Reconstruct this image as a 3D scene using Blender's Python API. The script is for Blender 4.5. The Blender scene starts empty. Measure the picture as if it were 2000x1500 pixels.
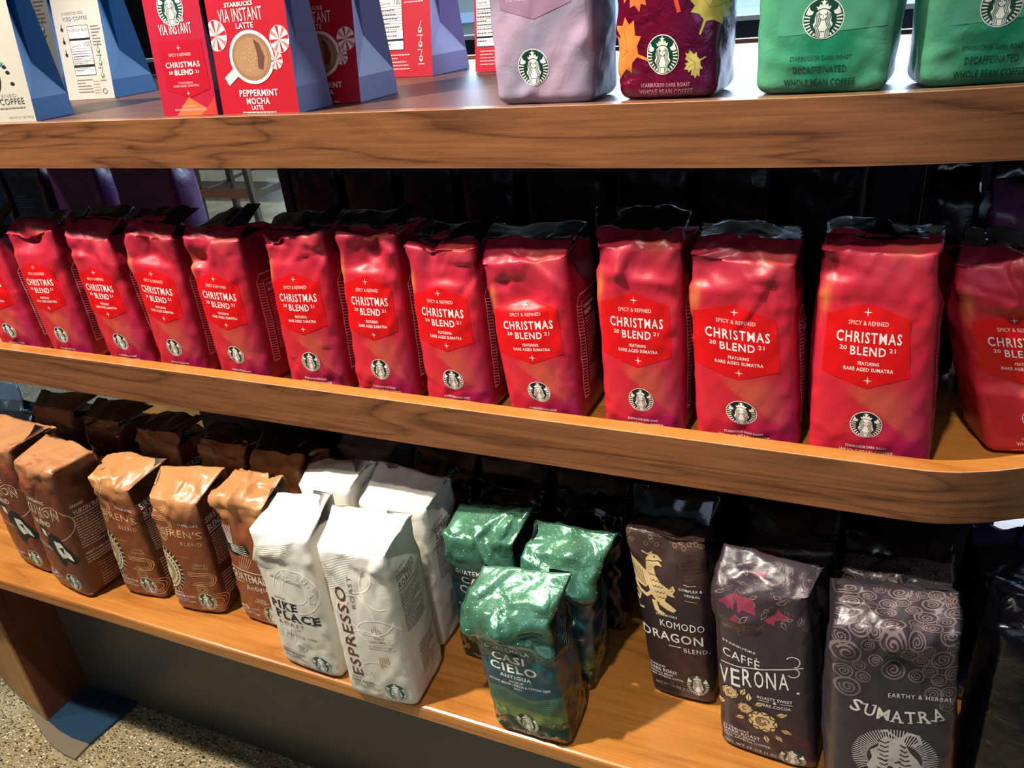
import bpy, bmesh, math, random
import numpy as np
from mathutils import Vector, Matrix
from mathutils.geometry import tessellate_polygon

# ------------------------------------------------------------------ scale and camera
S = 0.72            # metres per scene unit (1 unit = distance camera -> shelf front)
CAMH = 1.9          # camera height above the floor, units
FPX = 1538.34
CX = np.array([0.91673942, 0.10545008, -0.38531691])
CY = np.array([0.39066063, -0.43825887, 0.80951432])
CZ = np.array([-0.0835052, -0.89264184, -0.44296437])
WM = np.array([CX, CY, CZ])          # rows: world axes in camera coords (right, down, forward)

C = bpy.context.scene.collection
scn = bpy.context.scene
cam_d = bpy.data.cameras.new('camera'); cam = bpy.data.objects.new('camera', cam_d); C.objects.link(cam)
right = WM @ np.array([1, 0, 0]); up = WM @ np.array([0, -1, 0]); bk = WM @ np.array([0, 0, -1])
cam.matrix_world = Matrix(((right[0], up[0], bk[0], 0), (right[1], up[1], bk[1], 0), (right[2], up[2], bk[2], CAMH*S), (0, 0, 0, 1)))
cam_d.sensor_width = 36; cam_d.lens = FPX/2000*36; cam_d.clip_start = 0.02; cam_d.clip_end = 100
scn.camera = cam

# ------------------------------------------------------------------ light
scn.view_settings.view_transform = 'Standard'; scn.view_settings.look = 'None'
scn.view_settings.gamma = 1; scn.view_settings.use_curve_mapping = False
scn.view_settings.exposure = 0.0
w = bpy.data.worlds.new('world'); scn.world = w; w.use_nodes = True
w.node_tree.nodes['Background'].inputs[0].default_value = (0.42, 0.66, 1.0, 1)
w.node_tree.nodes['Background'].inputs[1].default_value = 1.5

def U(x, y, z): return Vector((x*S, y*S, (z+CAMH)*S))
def spot(name, pos, tgt, power, size, col, radius=0.03, blend=0.4):
    l = bpy.data.lights.new(name, 'SPOT'); l.energy = power; l.spot_size = math.radians(size); l.spot_blend = blend
    l.color = col; l.shadow_soft_size = radius
    o = bpy.data.objects.new(name, l); C.objects.link(o); o.location = U(*pos)
    o.rotation_euler = (U(*tgt)-U(*pos)).to_track_quat('-Z', 'Y').to_euler(); return o
WARM = (1.0, 0.91, 0.79)
spot('ceiling_spot', (-1.62, 0.16, 1.75), (-0.95, 1.0, -0.9), 300, 60, WARM)
spot('ceiling_spot', (-0.35, -0.05, 1.75), (0.02, 1.0, -0.8), 85, 48, WARM, blend=0.9)
spot('ceiling_spot', (-3.3, 0.1, 1.75), (-1.9, 1.0, -1.2), 70, 60, WARM)
def area(name, pos, tgt, sx, sy, power, col):
    l = bpy.data.lights.new(name, 'AREA'); l.shape = 'RECTANGLE'; l.size = sx; l.size_y = sy; l.energy = power; l.color = col
    o = bpy.data.objects.new(name, l); C.objects.link(o); o.location = U(*pos)
    o.rotation_euler = (U(*tgt)-U(*pos)).to_track_quat('-Z', 'Y').to_euler(); return o
area('window_daylight', (-0.6, 6.8, 1.3), (-1.0, 1.5, -0.4), 7.0, 0.85, 330, (0.55, 0.75, 1.0))
area('room_fill', (1.2, -3.0, 1.2), (-0.5, 1.0, -0.6), 2.2, 1.4, 14, (0.62, 0.78, 1.0))  # added fill light from the camera side, no window stands there
sun = bpy.data.lights.new('sun', 'SUN'); sun.energy = 7.0; sun.angle = 0.02; sun.color = (0.72, 0.88, 1.0)
so = bpy.data.objects.new('sun', sun); C.objects.link(so); so.rotation_euler = (math.radians(-50), 0, math.radians(12))

# ------------------------------------------------------------------ helpers
def lin(c): return tuple(((v/255)/12.92 if v/255 <= 0.04045 else ((v/255+0.055)/1.055)**2.4) for v in c)
def ray(px, py): return WM @ np.array([px-1000., py-750., FPX])
def at_y(px, py, y): r = ray(px, py); return r*y/r[1]
def at_z(px, py, z): r = ray(px, py); return r*z/r[2]
def on_plane(px, py, a, n):
    r = ray(px, py); return r*np.dot(n, a)/np.dot(n, r)

def new_mat(name, col=(0.5, 0.5, 0.5), rough=0.5, metal=0.0, attr=False, bump=0.0, bscale=60, spec=0.5, coat=0.0, bdist=0.002):
    m = bpy.data.materials.new(name); m.use_nodes = True; nt = m.node_tree; b = nt.nodes['Principled BSDF']
    b.inputs['Base Color'].default_value = (*col, 1); b.inputs['Roughness'].default_value = rough
    b.inputs['Metallic'].default_value = metal; b.inputs['Specular IOR Level'].default_value = spec
    b.inputs['Coat Weight'].default_value = coat; b.inputs['Coat Roughness'].default_value = 0.15
    if attr:
        a = nt.nodes.new('ShaderNodeVertexColor'); a.layer_name = 'Col'
        nt.links.new(a.outputs['Color'], b.inputs['Base Color'])
    if bump:
        t = nt.nodes.new('ShaderNodeTexCoord'); n = nt.nodes.new('ShaderNodeTexNoise')
        n.inputs['Scale'].default_value = bscale; n.inputs['Detail'].default_value = 4; n.inputs['Distortion'].default_value = 0.8
        n.noise_type = 'RIDGED_MULTIFRACTAL' if bump < 0 else 'FBM'
        bp = nt.nodes.new('ShaderNodeBump'); bp.inputs['Strength'].default_value = abs(bump); bp.inputs['Distance'].default_value = bdist
        nt.links.new(t.outputs['Object'], n.inputs['Vector']); nt.links.new(n.outputs['Fac'], bp.inputs['Height'])
        nt.links.new(bp.outputs['Normal'], b.inputs['Normal'])
    return m

def wood(name, c1, c2, rough=0.32, sc=(0.9, 9, 16), rings=2.2, coat=0.3, attr=None):
    m = bpy.data.materials.new(name); m.use_nodes = True; nt = m.node_tree; b = nt.nodes['Principled BSDF']; L = nt.links.new
    t = nt.nodes.new('ShaderNodeTexCoord'); mp = nt.nodes.new('ShaderNodeMapping'); mp.inputs['Scale'].default_value = sc
    if attr:
        t = nt.nodes.new('ShaderNodeAttribute'); t.attribute_name = attr; src = t.outputs['Vector']
    else: src = t.outputs['Object']
    L(src, mp.inputs['Vector'])
    n1 = nt.nodes.new('ShaderNodeTexNoise'); n1.inputs['Scale'].default_value = 1.3; n1.inputs['Detail'].default_value = 3; n1.inputs['Distortion'].default_value = 0.6
    L(mp.outputs[0], n1.inputs['Vector'])
    mul = nt.nodes.new('ShaderNodeMath'); mul.operation = 'MULTIPLY'; mul.inputs[1].default_value = rings*3.2; L(n1.outputs['Fac'], mul.inputs[0])
    fr = nt.nodes.new('ShaderNodeMath'); fr.operation = 'FRACT'; L(mul.outputs[0], fr.inputs[0])
    cr = nt.nodes.new('ShaderNodeValToRGB'); e = cr.color_ramp.elements
    e[0].position = 0.0; e[0].color = (0.0, 0, 0, 1); e[1].position = 1.0; e[1].color = (0.25, 0.25, 0.25, 1)
    x = e.new(0.14); x.color = (0.55, 0.55, 0.55, 1); x = e.new(0.5); x.color = (1, 1, 1, 1); x = e.new(0.88); x.color = (0.7, 0.7, 0.7, 1)
    L(fr.outputs[0], cr.inputs[0])
    mp2 = nt.nodes.new('ShaderNodeMapping'); mp2.inputs['Scale'].default_value = (sc[0]*9, sc[1]*26, sc[2]*16); L(src, mp2.inputs['Vector'])
    n2 = nt.nodes.new('ShaderNodeTexNoise'); n2.inputs['Scale'].default_value = 1.0; n2.inputs['Detail'].default_value = 6; n2.inputs['Roughness'].default_value = 0.7
    L(mp2.outputs[0], n2.inputs['Vector'])
    mr = nt.nodes.new('ShaderNodeMapRange'); mr.inputs[1].default_value = 0.3; mr.inputs[2].default_value = 0.7; L(n2.outputs['Fac'], mr.inputs[0])
    mx = nt.nodes.new('ShaderNodeMix'); mx.data_type = 'FLOAT'; mx.inputs[0].default_value = 0.5; L(cr.outputs[0], mx.inputs[2]); L(mr.outputs[0], mx.inputs[3])
    c = nt.nodes.new('ShaderNodeMix'); c.data_type = 'RGBA'; c.inputs[6].default_value = (*c1, 1); c.inputs[7].default_value = (*c2, 1)
    L(mx.outputs[0], c.inputs[0]); L(c.outputs[2], b.inputs['Base Color'])
    b.inputs['Roughness'].default_value = rough; b.inputs['Coat Weight'].default_value = coat; b.inputs['Coat Roughness'].default_value = 0.2
    bp = nt.nodes.new('ShaderNodeBump'); bp.inputs['Strength'].default_value = 0.12; bp.inputs['Distance'].default_value = 0.001
    L(n2.outputs['Fac'], bp.inputs['Height']); L(bp.outputs['Normal'], b.inputs['Normal'])
    return m

def mk_obj(name, verts, faces, mat, parent=None, smooth=False, cols=None, fcols=None, normals=None):
    me = bpy.data.meshes.new(name); me.from_pydata([tuple(v) for v in verts], [], faces)
    if mat: me.materials.append(mat)
    if smooth: me.shade_smooth()
    if cols is not None:
        a = me.color_attributes.new('Col', 'FLOAT_COLOR', 'POINT')
        arr = np.ones((len(verts), 4), np.float32); arr[:, :3] = cols; a.data.foreach_set('color', arr.ravel())
    me.update()
    if normals is not None: me.normals_split_custom_set_from_vertices([tuple(n) for n in normals])
    o = bpy.data.objects.new(name, me); C.objects.link(o)
    if parent: o.parent = parent
    return o
STUFF = {'lettering', 'pattern', 'stars', 'leaves', 'rays', 'pictogram', 'graphic', 'landscape', 'facts_panel'}
def part_kind(o, part):
    if part.split('#')[0] in STUFF: o['kind'] = 'stuff'
    return o
def tag(o, label=None, cat=None, group=None, kind=None):
    if label: o['label'] = label
    if cat: o['category'] = cat
    if group: o['group'] = group
    if kind: o['kind'] = kind
    return o
def empty(name, loc, rz=0):
    o = bpy.data.objects.new(name, None); C.objects.link(o); o.location = loc; o.rotation_euler = (0, 0, rz); o.empty_display_size = 0.05; return o

class MB:
    def __init__(s): s.v = []; s.f = []
    def box(s, a, b, units=True):
        x0, y0, z0 = a; x1, y1, z1 = b; n = len(s.v)
        for z in (z0, z1):
            for x, y in ((x0, y0), (x1, y0), (x1, y1), (x0, y1)): s.v.append(U(x, y, z) if units else Vector((x, y, z)))
        s.f += [(n, n+3, n+2, n+1), (n+4, n+5, n+6, n+7), (n, n+1, n+5, n+4), (n+1, n+2, n+6, n+5), (n+2, n+3, n+7, n+6), (n+3, n, n+4, n+7)]
        return s
    def bar(s, p, q, wx, wy):
        n = len(s.v)
        for c in (p, q):
            for dx, dy in ((-wx, -wy), (wx, -wy), (wx, wy), (-wx, wy)): s.v.append(Vector((c[0]+dx/2, c[1]+dy/2, c[2])))
        s.f += [(n, n+3, n+2, n+1), (n+4, n+5, n+6, n+7), (n, n+1, n+5, n+4), (n+1, n+2, n+6, n+5), (n+2, n+3, n+7, n+6), (n+3, n, n+4, n+7)]
        return s
    def prism(s, pts, z0, z1):      # plan outline in units (counter-clockwise)
        n = len(s.v); k = len(pts)
        for z in (z0, z1):
            for x, y in pts: s.v.append(U(x, y, z))
        s.f += [tuple(n+i for i in range(k-1, -1, -1)), tuple(n+k+i for i in range(k))]
        s.f += [(n+i, n+(i+1) % k, n+k+(i+1) % k, n+k+i) for i in range(k)]
        return s
    def make(s, name, mat, parent=None, bevel=0):
        o = mk_obj(name, s.v, s.f, mat, parent)
        if bevel:
            md = o.modifiers.new('bevel', 'BEVEL'); md.width = bevel; md.segments = 2; md.limit_method = 'ANGLE'; md.angle_limit = math.radians(40)
        return o

# ------------------------------------------------------------------ materials
M = {}
M['walnut'] = wood('walnut_veneer', lin((52, 26, 16)), lin((152, 98, 60)), attr='grain', sc=(1.1, 9, 13), rings=3.0)
M['bench'] = wood('lamplit_wood', lin((146, 86, 34)), lin((204, 136, 64)), rough=0.25, sc=(0.7, 7, 16), rings=1.6, coat=0.5)  # wood tone with the lamp's orange light put into the colour
M['topwood'] = wood('dark_top_veneer', lin((58, 34, 30)), lin((100, 64, 52)), rough=0.42, coat=0.0)
M['leg'] = wood('leg_veneer', lin((70, 34, 18)), lin((110, 58, 28)), rough=0.5, sc=(6, 6, 0.8), coat=0)
M['legedge'] = wood('leg_edge', lin((150, 104, 56)), lin((184, 136, 80)), rough=0.5, sc=(9, 9, 0.8), coat=0)
M['kick'] = new_mat('kick_panel', lin((74, 72, 66)), 0.38, spec=0.4, bump=0.03, bscale=30)
M['blueplinth'] = new_mat('blue_grey_plinth', lin((22, 54, 78)), 0.5, bump=0.1, bscale=90)
M['plinth'] = new_mat('grey_plinth', lin((120, 110, 92)), 0.5, bump=0.15, bscale=120)
M['metal'] = new_mat('dark_upright', (0.006, 0.01, 0.025), 0.35, 0.3)
M['darkwall'] = new_mat('dark_counter', (0.012, 0.02, 0.045), 0.5)
M['white'] = new_mat('white_frame', (0.75, 0.8, 0.85), 0.4)
M['chair'] = wood('chair_wood', lin((70, 58, 50)), lin((110, 92, 78)), rough=0.5, sc=(5, 5, 1), coat=0)
M['redrail'] = wood('chair_rail_wood', lin((160, 96, 70)), lin((196, 132, 104)), rough=0.5, coat=0)
M['ceiling'] = new_mat('ceiling_paint', (0.25, 0.25, 0.24), 0.9)
M['outside'] = new_mat('pale_pavement', (0.3, 0.36, 0.42), 0.9, bump=0.3, bscale=3)
M['facade'] = new_mat('beige_facade', (0.5, 0.46, 0.38), 0.9)
M['car'] = new_mat('parked_car_paint', (0.04, 0.1, 0.18), 0.3, 0.2)
M['ink'] = new_mat('print_ink', attr=True, rough=0.42)
M['inkg'] = new_mat('print_ink_gloss', attr=True, rough=0.28)
M['paper'] = new_mat('bag_matte_foil', attr=True, rough=0.42, bump=0.35, bscale=55, bdist=0.0015)
M['satin'] = new_mat('bag_satin_foil', attr=True, rough=0.33, bump=0.5, bscale=60, bdist=0.0018)
M['foil'] = new_mat('bag_gloss_foil', attr=True, rough=0.24, metal=0.45, bump=0.75, bscale=42, bdist=0.005, coat=0.5)
M['seal'] = new_mat('seal_foil', attr=True, rough=0.16, metal=0.0, bump=0.25, bscale=30, bdist=0.004, spec=0.8)
M['card'] = new_mat('carton_board', attr=True, rough=0.5, bump=0.06, bscale=200)

def terrazzo():
    m = bpy.data.materials.new('terrazzo'); m.use_nodes = True; nt = m.node_tree; b = nt.nodes['Principled BSDF']; L = nt.links.new
    t = nt.nodes.new('ShaderNodeTexCoord')
    base = nt.nodes.new('ShaderNodeTexNoise'); base.inputs['Scale'].default_value = 9; base.inputs['Detail'].default_value = 6
    L(t.outputs['Object'], base.inputs['Vector'])
    cr = nt.nodes.new('ShaderNodeValToRGB'); cr.color_ramp.elements[0].position = 0.3; cr.color_ramp.elements[1].position = 0.7
    cr.color_ramp.elements[0].color = (*lin((150, 136, 104)), 1); cr.color_ramp.elements[1].color = (*lin((176, 162, 128)), 1)
    L(base.outputs['Fac'], cr.inputs[0]); prev = cr.outputs[0]
    for sc, thr, col, seed in ((150, 0.40, (52, 46, 34), 0), (105, 0.36, (138, 114, 56), 7), (84, 0.30, (40, 36, 30), 3), (120, 0.36, (222, 214, 190), 13), (190, 0.5, (96, 80, 48), 21)):
        mp = nt.nodes.new('ShaderNodeMapping'); mp.inputs['Location'].default_value = (seed, seed*2, 0); mp.inputs['Rotation'].default_value = (0, 0, seed); mp.inputs['Scale'].default_value = (1, 1.7, 1)
        L(t.outputs['Object'], mp.inputs['Vector'])
        v = nt.nodes.new('ShaderNodeTexVoronoi'); v.inputs['Scale'].default_value = sc; L(mp.outputs[0], v.inputs['Vector'])
        sp = nt.nodes.new('ShaderNodeSeparateColor'); L(v.outputs['Color'], sp.inputs[0])
        mu = nt.nodes.new('ShaderNodeMath'); mu.operation = 'MULTIPLY'; L(sp.outputs[0], mu.inputs[0]); mu.inputs[1].default_value = thr*2
        sb = nt.nodes.new('ShaderNodeMath'); sb.operation = 'SUBTRACT'; L(mu.outputs[0], sb.inputs[0]); sb.inputs[1].default_value = thr*0.75
        lt = nt.nodes.new('ShaderNodeMath'); lt.operation = 'LESS_THAN'; L(v.outputs['Distance'], lt.inputs[0]); L(sb.outputs[0], lt.inputs[1])
        mx = nt.nodes.new('ShaderNodeMix'); mx.data_type = 'RGBA'; L(lt.outputs[0], mx.inputs[0]); L(prev, mx.inputs[6]); mx.inputs[7].default_value = (*lin(col), 1)
        prev = mx.outputs[2]
    L(prev, b.inputs['Base Color']); b.inputs['Roughness'].default_value = 0.35
    return m
M['floor'] = terrazzo()

# ------------------------------------------------------------------ room
XL, XR, YB, YF = -16, 6.5, 9.0, -6.5
tag(MB().box((XL, YF, -CAMH-0.1), (XR, YB, -CAMH)).make('floor', M['floor']), kind='structure')
tag(MB().box((XL, YF, 1.95), (XR, YB, 2.05)).make('ceiling', M['ceiling']), kind='structure')
for nm, a_, b_ in (('wall_left', (XL-0.2, YF, -CAMH), (XL, YB, 1.95)), ('wall_right', (XR, YF, -CAMH), (XR+0.2, YB, 1.95)), ('wall_front', (XL, YF-0.2, -CAMH), (XR, YF, 1.95))):
    tag(MB().box(a_, b_).make(nm, M['ceiling']), kind='structure')
# window wall: curb, dark counter band, white transom, posts, glass
wb = MB().box((XL, YB, -CAMH), (XR, YB+0.2, -2.02+0.0)) if False else MB()
wb.box((XL, YB, -CAMH), (XR, YB+0.25, -1.98+0.1))
wb.box((XL, YB, 1.7), (XR, YB+0.25, 2.05))
tag(wb.make('wall_back', M['darkwall']), kind='structure')
def zb(px, py, y): return at_y(px, py, y)[2]
zt1 = zb(900, 70, YB); zt0 = zb(900, 78, YB)
win = empty('window_1', U(-4, YB, 0)); tag(win, kind='structure')
def rel(mb, name, mat, parent, bevel=0):
    o = mb.make(name, mat, parent, bevel); o.matrix_parent_inverse = Matrix.Translation(-parent.location) if parent.rotation_euler.z == 0 else parent.matrix_world.inverted(); return o
rel(MB().box((XL, YB-0.12, zt0), (XR, YB+0.1, zt1)), 'transom', M['white'], win)
rel(MB().box((XL, YB-0.05, zt0-0.62), (XR, YB+0.1, zt0)), 'lower_panel', M['darkwall'], win)
rel(MB().box((XL, YB-0.1, -1.92), (XR, YB+0.1, -1.80)), 'sill', M['white'], win)
for x in (-12.2, -8.0, -3.2, 1.2):
    rel(MB().box((x, YB-0.06, -1.85), (x+0.09, YB+0.12, 1.75)), 'mullion', M['darkwall'], win)
gl = bpy.data.materials.new('window_glass'); gl.use_nodes = True
nt = gl.node_tree; nt.nodes.remove(nt.nodes['Principled BSDF']); out = nt.nodes['Material Output']
tr = nt.nodes.new('ShaderNodeBsdfTransparent'); gs = nt.nodes.new('ShaderNodeBsdfGlossy'); gs.inputs['Roughness'].default_value = 0.02
fz = nt.nodes.new('ShaderNodeFresnel'); ms = nt.nodes.new('ShaderNodeMixShader')
nt.links.new(fz.outputs[0], ms.inputs[0]); nt.links.new(tr.outputs[0], ms.inputs[1]); nt.links.new(gs.outputs[0], ms.inputs[2]); nt.links.new(ms.outputs[0], out.inputs[0])
rel(MB().box((XL, YB+0.02, -1.85), (XR, YB+0.035, 1.75)), 'glass_pane', gl, win)
# outdoors
tag(MB().box((-60, YB+0.3, -2.3), (40, 60, -2.2)).make('pavement', M['outside']), kind='structure')
fa = empty('building', U(-24, 26, -2.2)); tag(fa, 'pale beige building seen through the window at the upper left', 'building')
rel(MB().box((-40, 26, -2.2), (-10, 30, 8)), 'facade', M['facade'], fa)
for i in range(6): rel(MB().box((-38+i*4.6, 25.9, -0.3), (-36.2+i*4.6, 26.0, 2.2)), 'window', M['darkwall'], fa)
rel(MB().box((-40, 25.7, -0.75), (-10, 26, -0.45)), 'ledge', M['white'], fa)
# parked car glimpsed beyond the window
ca = empty('car', U(-14.5, 15, -2.2)); tag(ca, 'dark blue parked car glimpsed through the window behind the cartons', 'car')
n0 = MB()
prof = [(-2.9, 0.3), (2.9, 0.3), (2.95, 0.85), (2.0, 1.05), (1.2, 1.75), (-1.5, 1.8), (-2.4, 1.1), (-2.95, 1.0)]
n0.v = [U(-14.5+x, 15+y, -2.2+z) for y in (0, 2.2) for x, z in prof]; k = len(prof)
n0.f = [tuple(range(k)), tuple(range(2*k-1, k-1, -1))]+[(i, (i+1) % k, k+(i+1) % k, k+i) for i in range(k)]
rel(n0, 'body', M['car'], ca, 0.02)
for dx in (-1.8, 1.8):
    wv = MB(); ring = [(math.cos(a*math.pi/8)*0.42, math.sin(a*math.pi/8)*0.42) for a in range(16)]
    wv.v = [U(-14.5+dx+x, 15+y, -1.78+z) for y in (-0.05, 0.25) for x, z in ring]
    wv.f = [tuple(range(16)), tuple(range(31, 15, -1))]+[(i, (i+1) % 16, 16+(i+1) % 16, 16+i) for i in range(16)]
    rel(wv, 'wheel', M['darkwall'], ca)

# chairs by the window
def chair(px, yy, label):
    p = at_y(px, 400, yy); x = p[0]
    r = empty('chair', U(x, yy, -CAMH)); tag(r, label, 'chair', 'wooden chairs by the window')
    W2, D2 = 0.36, 0.5
    for sx in (-1, 1):
        for sy in (0, 1):
            hz = -0.55 if sy else -1.22
            m = MB(); m.bar(U(x+sx*W2, yy+sy*D2, -CAMH), U(x+sx*(W2-0.03), yy+sy*(D2-0.03), hz), 0.045, 0.045); rel(m, 'leg', M['chair'], r, 0.006)
        rel(MB().box((x+sx*W2-0.02, yy, -1.62), (x+sx*W2+0.02, yy+D2, -1.56)), 'stretcher', M['chair'], r)
    rel(MB().box((x-W2, yy-0.02, -1.62), (x+W2, yy+0.02, -1.53)), 'front_rail', M['redrail'], r)
    rel(MB().box((x-W2-0.06, yy-0.08, -1.22), (x+W2+0.06, yy+D2+0.04, -1.16)), 'seat', M['chair'], r, 0.01)
    rel(MB().box((x-W2-0.02, yy+D2-0.04, -0.8), (x+W2+0.02, yy+D2, -0.55)), 'backrest', M['chair'], r, 0.01)
chair(446, 6.2, 'wooden chair by the window, seen through the gap below the top shelf')

# ------------------------------------------------------------------ the display shelf
ds = empty('display_shelf', U(-0.8, 1.5, -CAMH))
tag(ds, 'walnut three-tier retail display shelf with rounded end and raised front rails', 'display shelf')
def curve_top():
    p = [(-2.35, 1.0), (-0.25, 1.0), (-0.1, 1.003), (0.0, 1.011), (0.1, 1.028), (0.16, 1.043), (0.24, 1.068), (0.36, 1.12), (0.46, 1.19), (0.54, 1.29), (0.58, 1.39), (0.59, 1.5)]
    return dense(p)
def curve_mid():
    return dense([(-2.35, 1.0), (0.085, 1.0), (0.115, 1.001), (0.145, 1.006), (0.17, 1.014), (0.2, 1.026), (0.23, 1.042), (0.27, 1.062), (0.34, 1.1), (0.42, 1.16), (0.5, 1.25), (0.56, 1.37), (0.575, 1.5)])
def dense(p, n=6):
    out = []
    for i in range(len(p)-1):
        a, b, c, d = [np.array(p[min(max(i+k, 0), len(p)-1)], float) for k in (-1, 0, 1, 2)]
        if np.linalg.norm(c-b) > .8: out.append(tuple(b)); continue
        ta = (c-a)/2 if np.linalg.norm(b-a) < .8 else (c-b)*.9; td = (d-b)/2 if np.linalg.norm(d-c) < .8 else (c-b)
        for k in range(n):
            t = k/n; out.append(tuple((2*t**3-3*t**2+1)*b+(t**3-2*t**2+t)*ta+(-2*t**3+3*t**2)*c+(t**3-t**2)*td))
    return out+[p[-1]]
def mirror(p, c=1.5): return p+[(x, 2*c-y) for x, y in reversed(p[:-1])]
def inset(p, d):     # inset open polyline inward (left normal)
    out = []
    for i, (x, y) in enumerate(p):
        a = p[max(i-1, 0)]; b = p[min(i+1, len(p)-1)]; t = Vector((b[0]-a[0], b[1]-a[1])).normalized()
        out.append((x-t.y*d, y+t.x*d))
    return out
def rail(curve, d, z0, z1, name, mat):
    a = mirror(curve); b = inset(a, d); m = MB(); k = len(a)
    m.v = [U(x, y, z) for z in (z0, z1) for x, y in a]+[U(x, y, z) for z in (z0, z1) for x, y in b]
    for i in range(k-1):
        m.f += [(i, i+1, k+i+1, k+i), (2*k+i+1, 2*k+i, 3*k+i, 3*k+i+1), (k+i, k+i+1, 3*k+i+1, 3*k+i), (i+1, i, 2*k+i, 2*k+i+1)]
    m.f += [(0, k, 3*k, 2*k), (k-1, 3*k-1, 4*k-1, 2*k-1)]
    o = mk_obj(name, m.v, m.f, mat, ds); o.matrix_parent_inverse = Matrix.Translation(-ds.location)
    at = o.data.attributes.new('grain', 'FLOAT_VECTOR', 'POINT'); arc = [0]
    for i in range(1, k): arc.append(arc[-1]+math.dist(a[i], a[i-1])*S)
    g = []
    for r_ in range(4): g += [(arc[i], r_*.02 if r_ < 2 else .05, m.v[r_*k+i].z) for i in range(k)]
    at.data.foreach_set('vector', np.array(g, np.float32).ravel()); o.data.shade_smooth(); o.data.set_sharp_from_angle(angle=math.radians(35)); return o
rail(curve_top(), 0.028, -0.2135, -0.135, 'top_rail', M['walnut'])
rel(MB().prism(inset(mirror(curve_top()), 0.027), -0.19, -0.1425), 'top_board', M['topwood'], ds)
rail(curve_mid(), 0.03, -0.6885, -0.6068, 'middle_rail', M['walnut'])
rail(inset(curve_mid(), 0.0012), 0.0286, -0.6068, -0.606, 'lit_rail_top', M['bench'])  # added strip, warm lamplight on the rail's top put into its colour
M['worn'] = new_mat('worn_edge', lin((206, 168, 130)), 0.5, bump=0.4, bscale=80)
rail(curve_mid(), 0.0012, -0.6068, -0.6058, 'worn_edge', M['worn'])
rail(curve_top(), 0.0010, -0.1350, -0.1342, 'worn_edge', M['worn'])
rel(MB().prism(inset(mirror(curve_mid()), 0.029), -0.675, -0.64), 'middle_board', M['bench'], ds)
bench = [(-2.35, 0.87), (0.3, 0.87), (0.4, 0.885), (0.5, 0.93), (0.6, 1.02), (0.66, 1.15), (0.68, 1.5)]
BZ = -1.19
rel(MB().prism(mirror(bench), BZ-0.035, BZ), 'bench_board', M['bench'], ds, 0.004)
FZ = -CAMH+0.012
rel(MB().box((-2.17, 0.957, FZ), (-2.145, 1.24, BZ-0.035)), 'leg_panel', M['leg'], ds, 0.002)
le = MB(); K = 14
pts = []
for i in range(K+1):
    t = i/K; pts.append((BZ-0.036+(FZ-BZ+0.036)*t, .06+.24*(1-max(0, (t-0.3)/0.7)**2.0)))
n1 = K+1
le.v = [U(-2.146, 0.952, z) for z, wv in pts]+[U(-2.146-wv, 0.965, z) for z, wv in pts]+[U(-2.146, 0.975, z) for z, wv in pts]+[U(-2.146-wv, 0.985, z) for z, wv in pts]
for i in range(K):
    le.f += [(i, i+n1, i+1+n1, i+1), (i+n1, i+3*n1, i+1+3*n1, i+1+n1), (i, i+1, i+1+2*n1, i+2*n1), (i+2*n1, i+1+2*n1, i+1+3*n1, i+3*n1)]
rel(le, 'leg_edge_band', M['legedge'], ds)
def floorpt(px, py, z): p = at_z(px, py, z); return (p[0], p[1])
pl = [floorpt(*q, FZ) for q in ((174, 1452), (267, 1371))]+[(-1.93, 1.5), (-2.24, 1.5), (-2.24, 1.0)]+[floorpt(*q, FZ) for q in ((80, 1392), (98, 1410), (115, 1425), (140, 1440))]
rel(MB().prism(pl, -CAMH+0.001, FZ), 'foot_plate', M['blueplinth'], ds)
rg = [floorpt(*q, FZ-.002) for q in ((146, 1482), (174, 1453), (140, 1441), (115, 1426), (98, 1411), (80, 1393), (60, 1380), (56, 1385), (70, 1412), (85, 1435), (105, 1458), (125, 1472))]
rel(MB().prism(rg, -CAMH+0.0005, FZ-0.002), 'foot_ring', M['plinth'], ds)
rel(MB().box((-2.14, 1.105, -CAMH), (0.6, 1.13, BZ-0.03)), 'kick_panel', M['kick'], ds)
rel(MB().box((-2.06, 1.9, -CAMH), (0.6, 1.92, BZ-0.03)), 'kick_panel', M['kick'], ds)
def upright(px0, px1, y, zlo, zhi, th=0.03):
    a = at_y(px0, 400, y)[0]; b = at_y(px1, 400, y)[0]
    rel(MB().box((a, y, zlo), (b, y+th, zhi)), 'upright', M['metal'], ds, 0.002)
upright(556, 572, 1.62, -0.64, -0.19)
upright(1700, 1800, 1.45, -0.64, -0.19)
rel(MB().box((-1.75, 1.50, BZ), (0.3, 1.515, -0.675)), 'added_dark_panel', M['metal'], ds)  # added dark sheet, keeps the gaps between the lower bags black
rel(MB().box((-1.42, 1.78, -0.64), (0.35, 1.79, -0.31)), 'back_panel', M['metal'], ds)  # added dark sheet, blocks daylight in the gaps of the far row
# ------------------------------------------------------------------ artwork
_tc = {}
def glyphs(s, off=0.0, spacing=1.0):
    key = (s, off, spacing)
    if key in _tc: return _tc[key]
    cu = bpy.data.curves.new('t', 'FONT'); cu.body = s; cu.size = 1; cu.offset = off; cu.space_character = spacing; cu.resolution_u = 2
    o = bpy.data.objects.new('t', cu); C.objects.link(o); dg = bpy.context.evaluated_depsgraph_get()
    me = o.evaluated_get(dg).to_mesh()
    v = np.array([tuple(x.co[:2]) for x in me.vertices]).reshape(-1, 2); f = [tuple(p.vertices) for p in me.polygons]
    o.evaluated_get(dg).to_mesh_clear(); bpy.data.objects.remove(o); bpy.data.curves.remove(cu)
    v = v-v.min(0); w_, h_ = v.max(0)
    _tc[key] = (v, f, w_, h_); return _tc[key]

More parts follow.
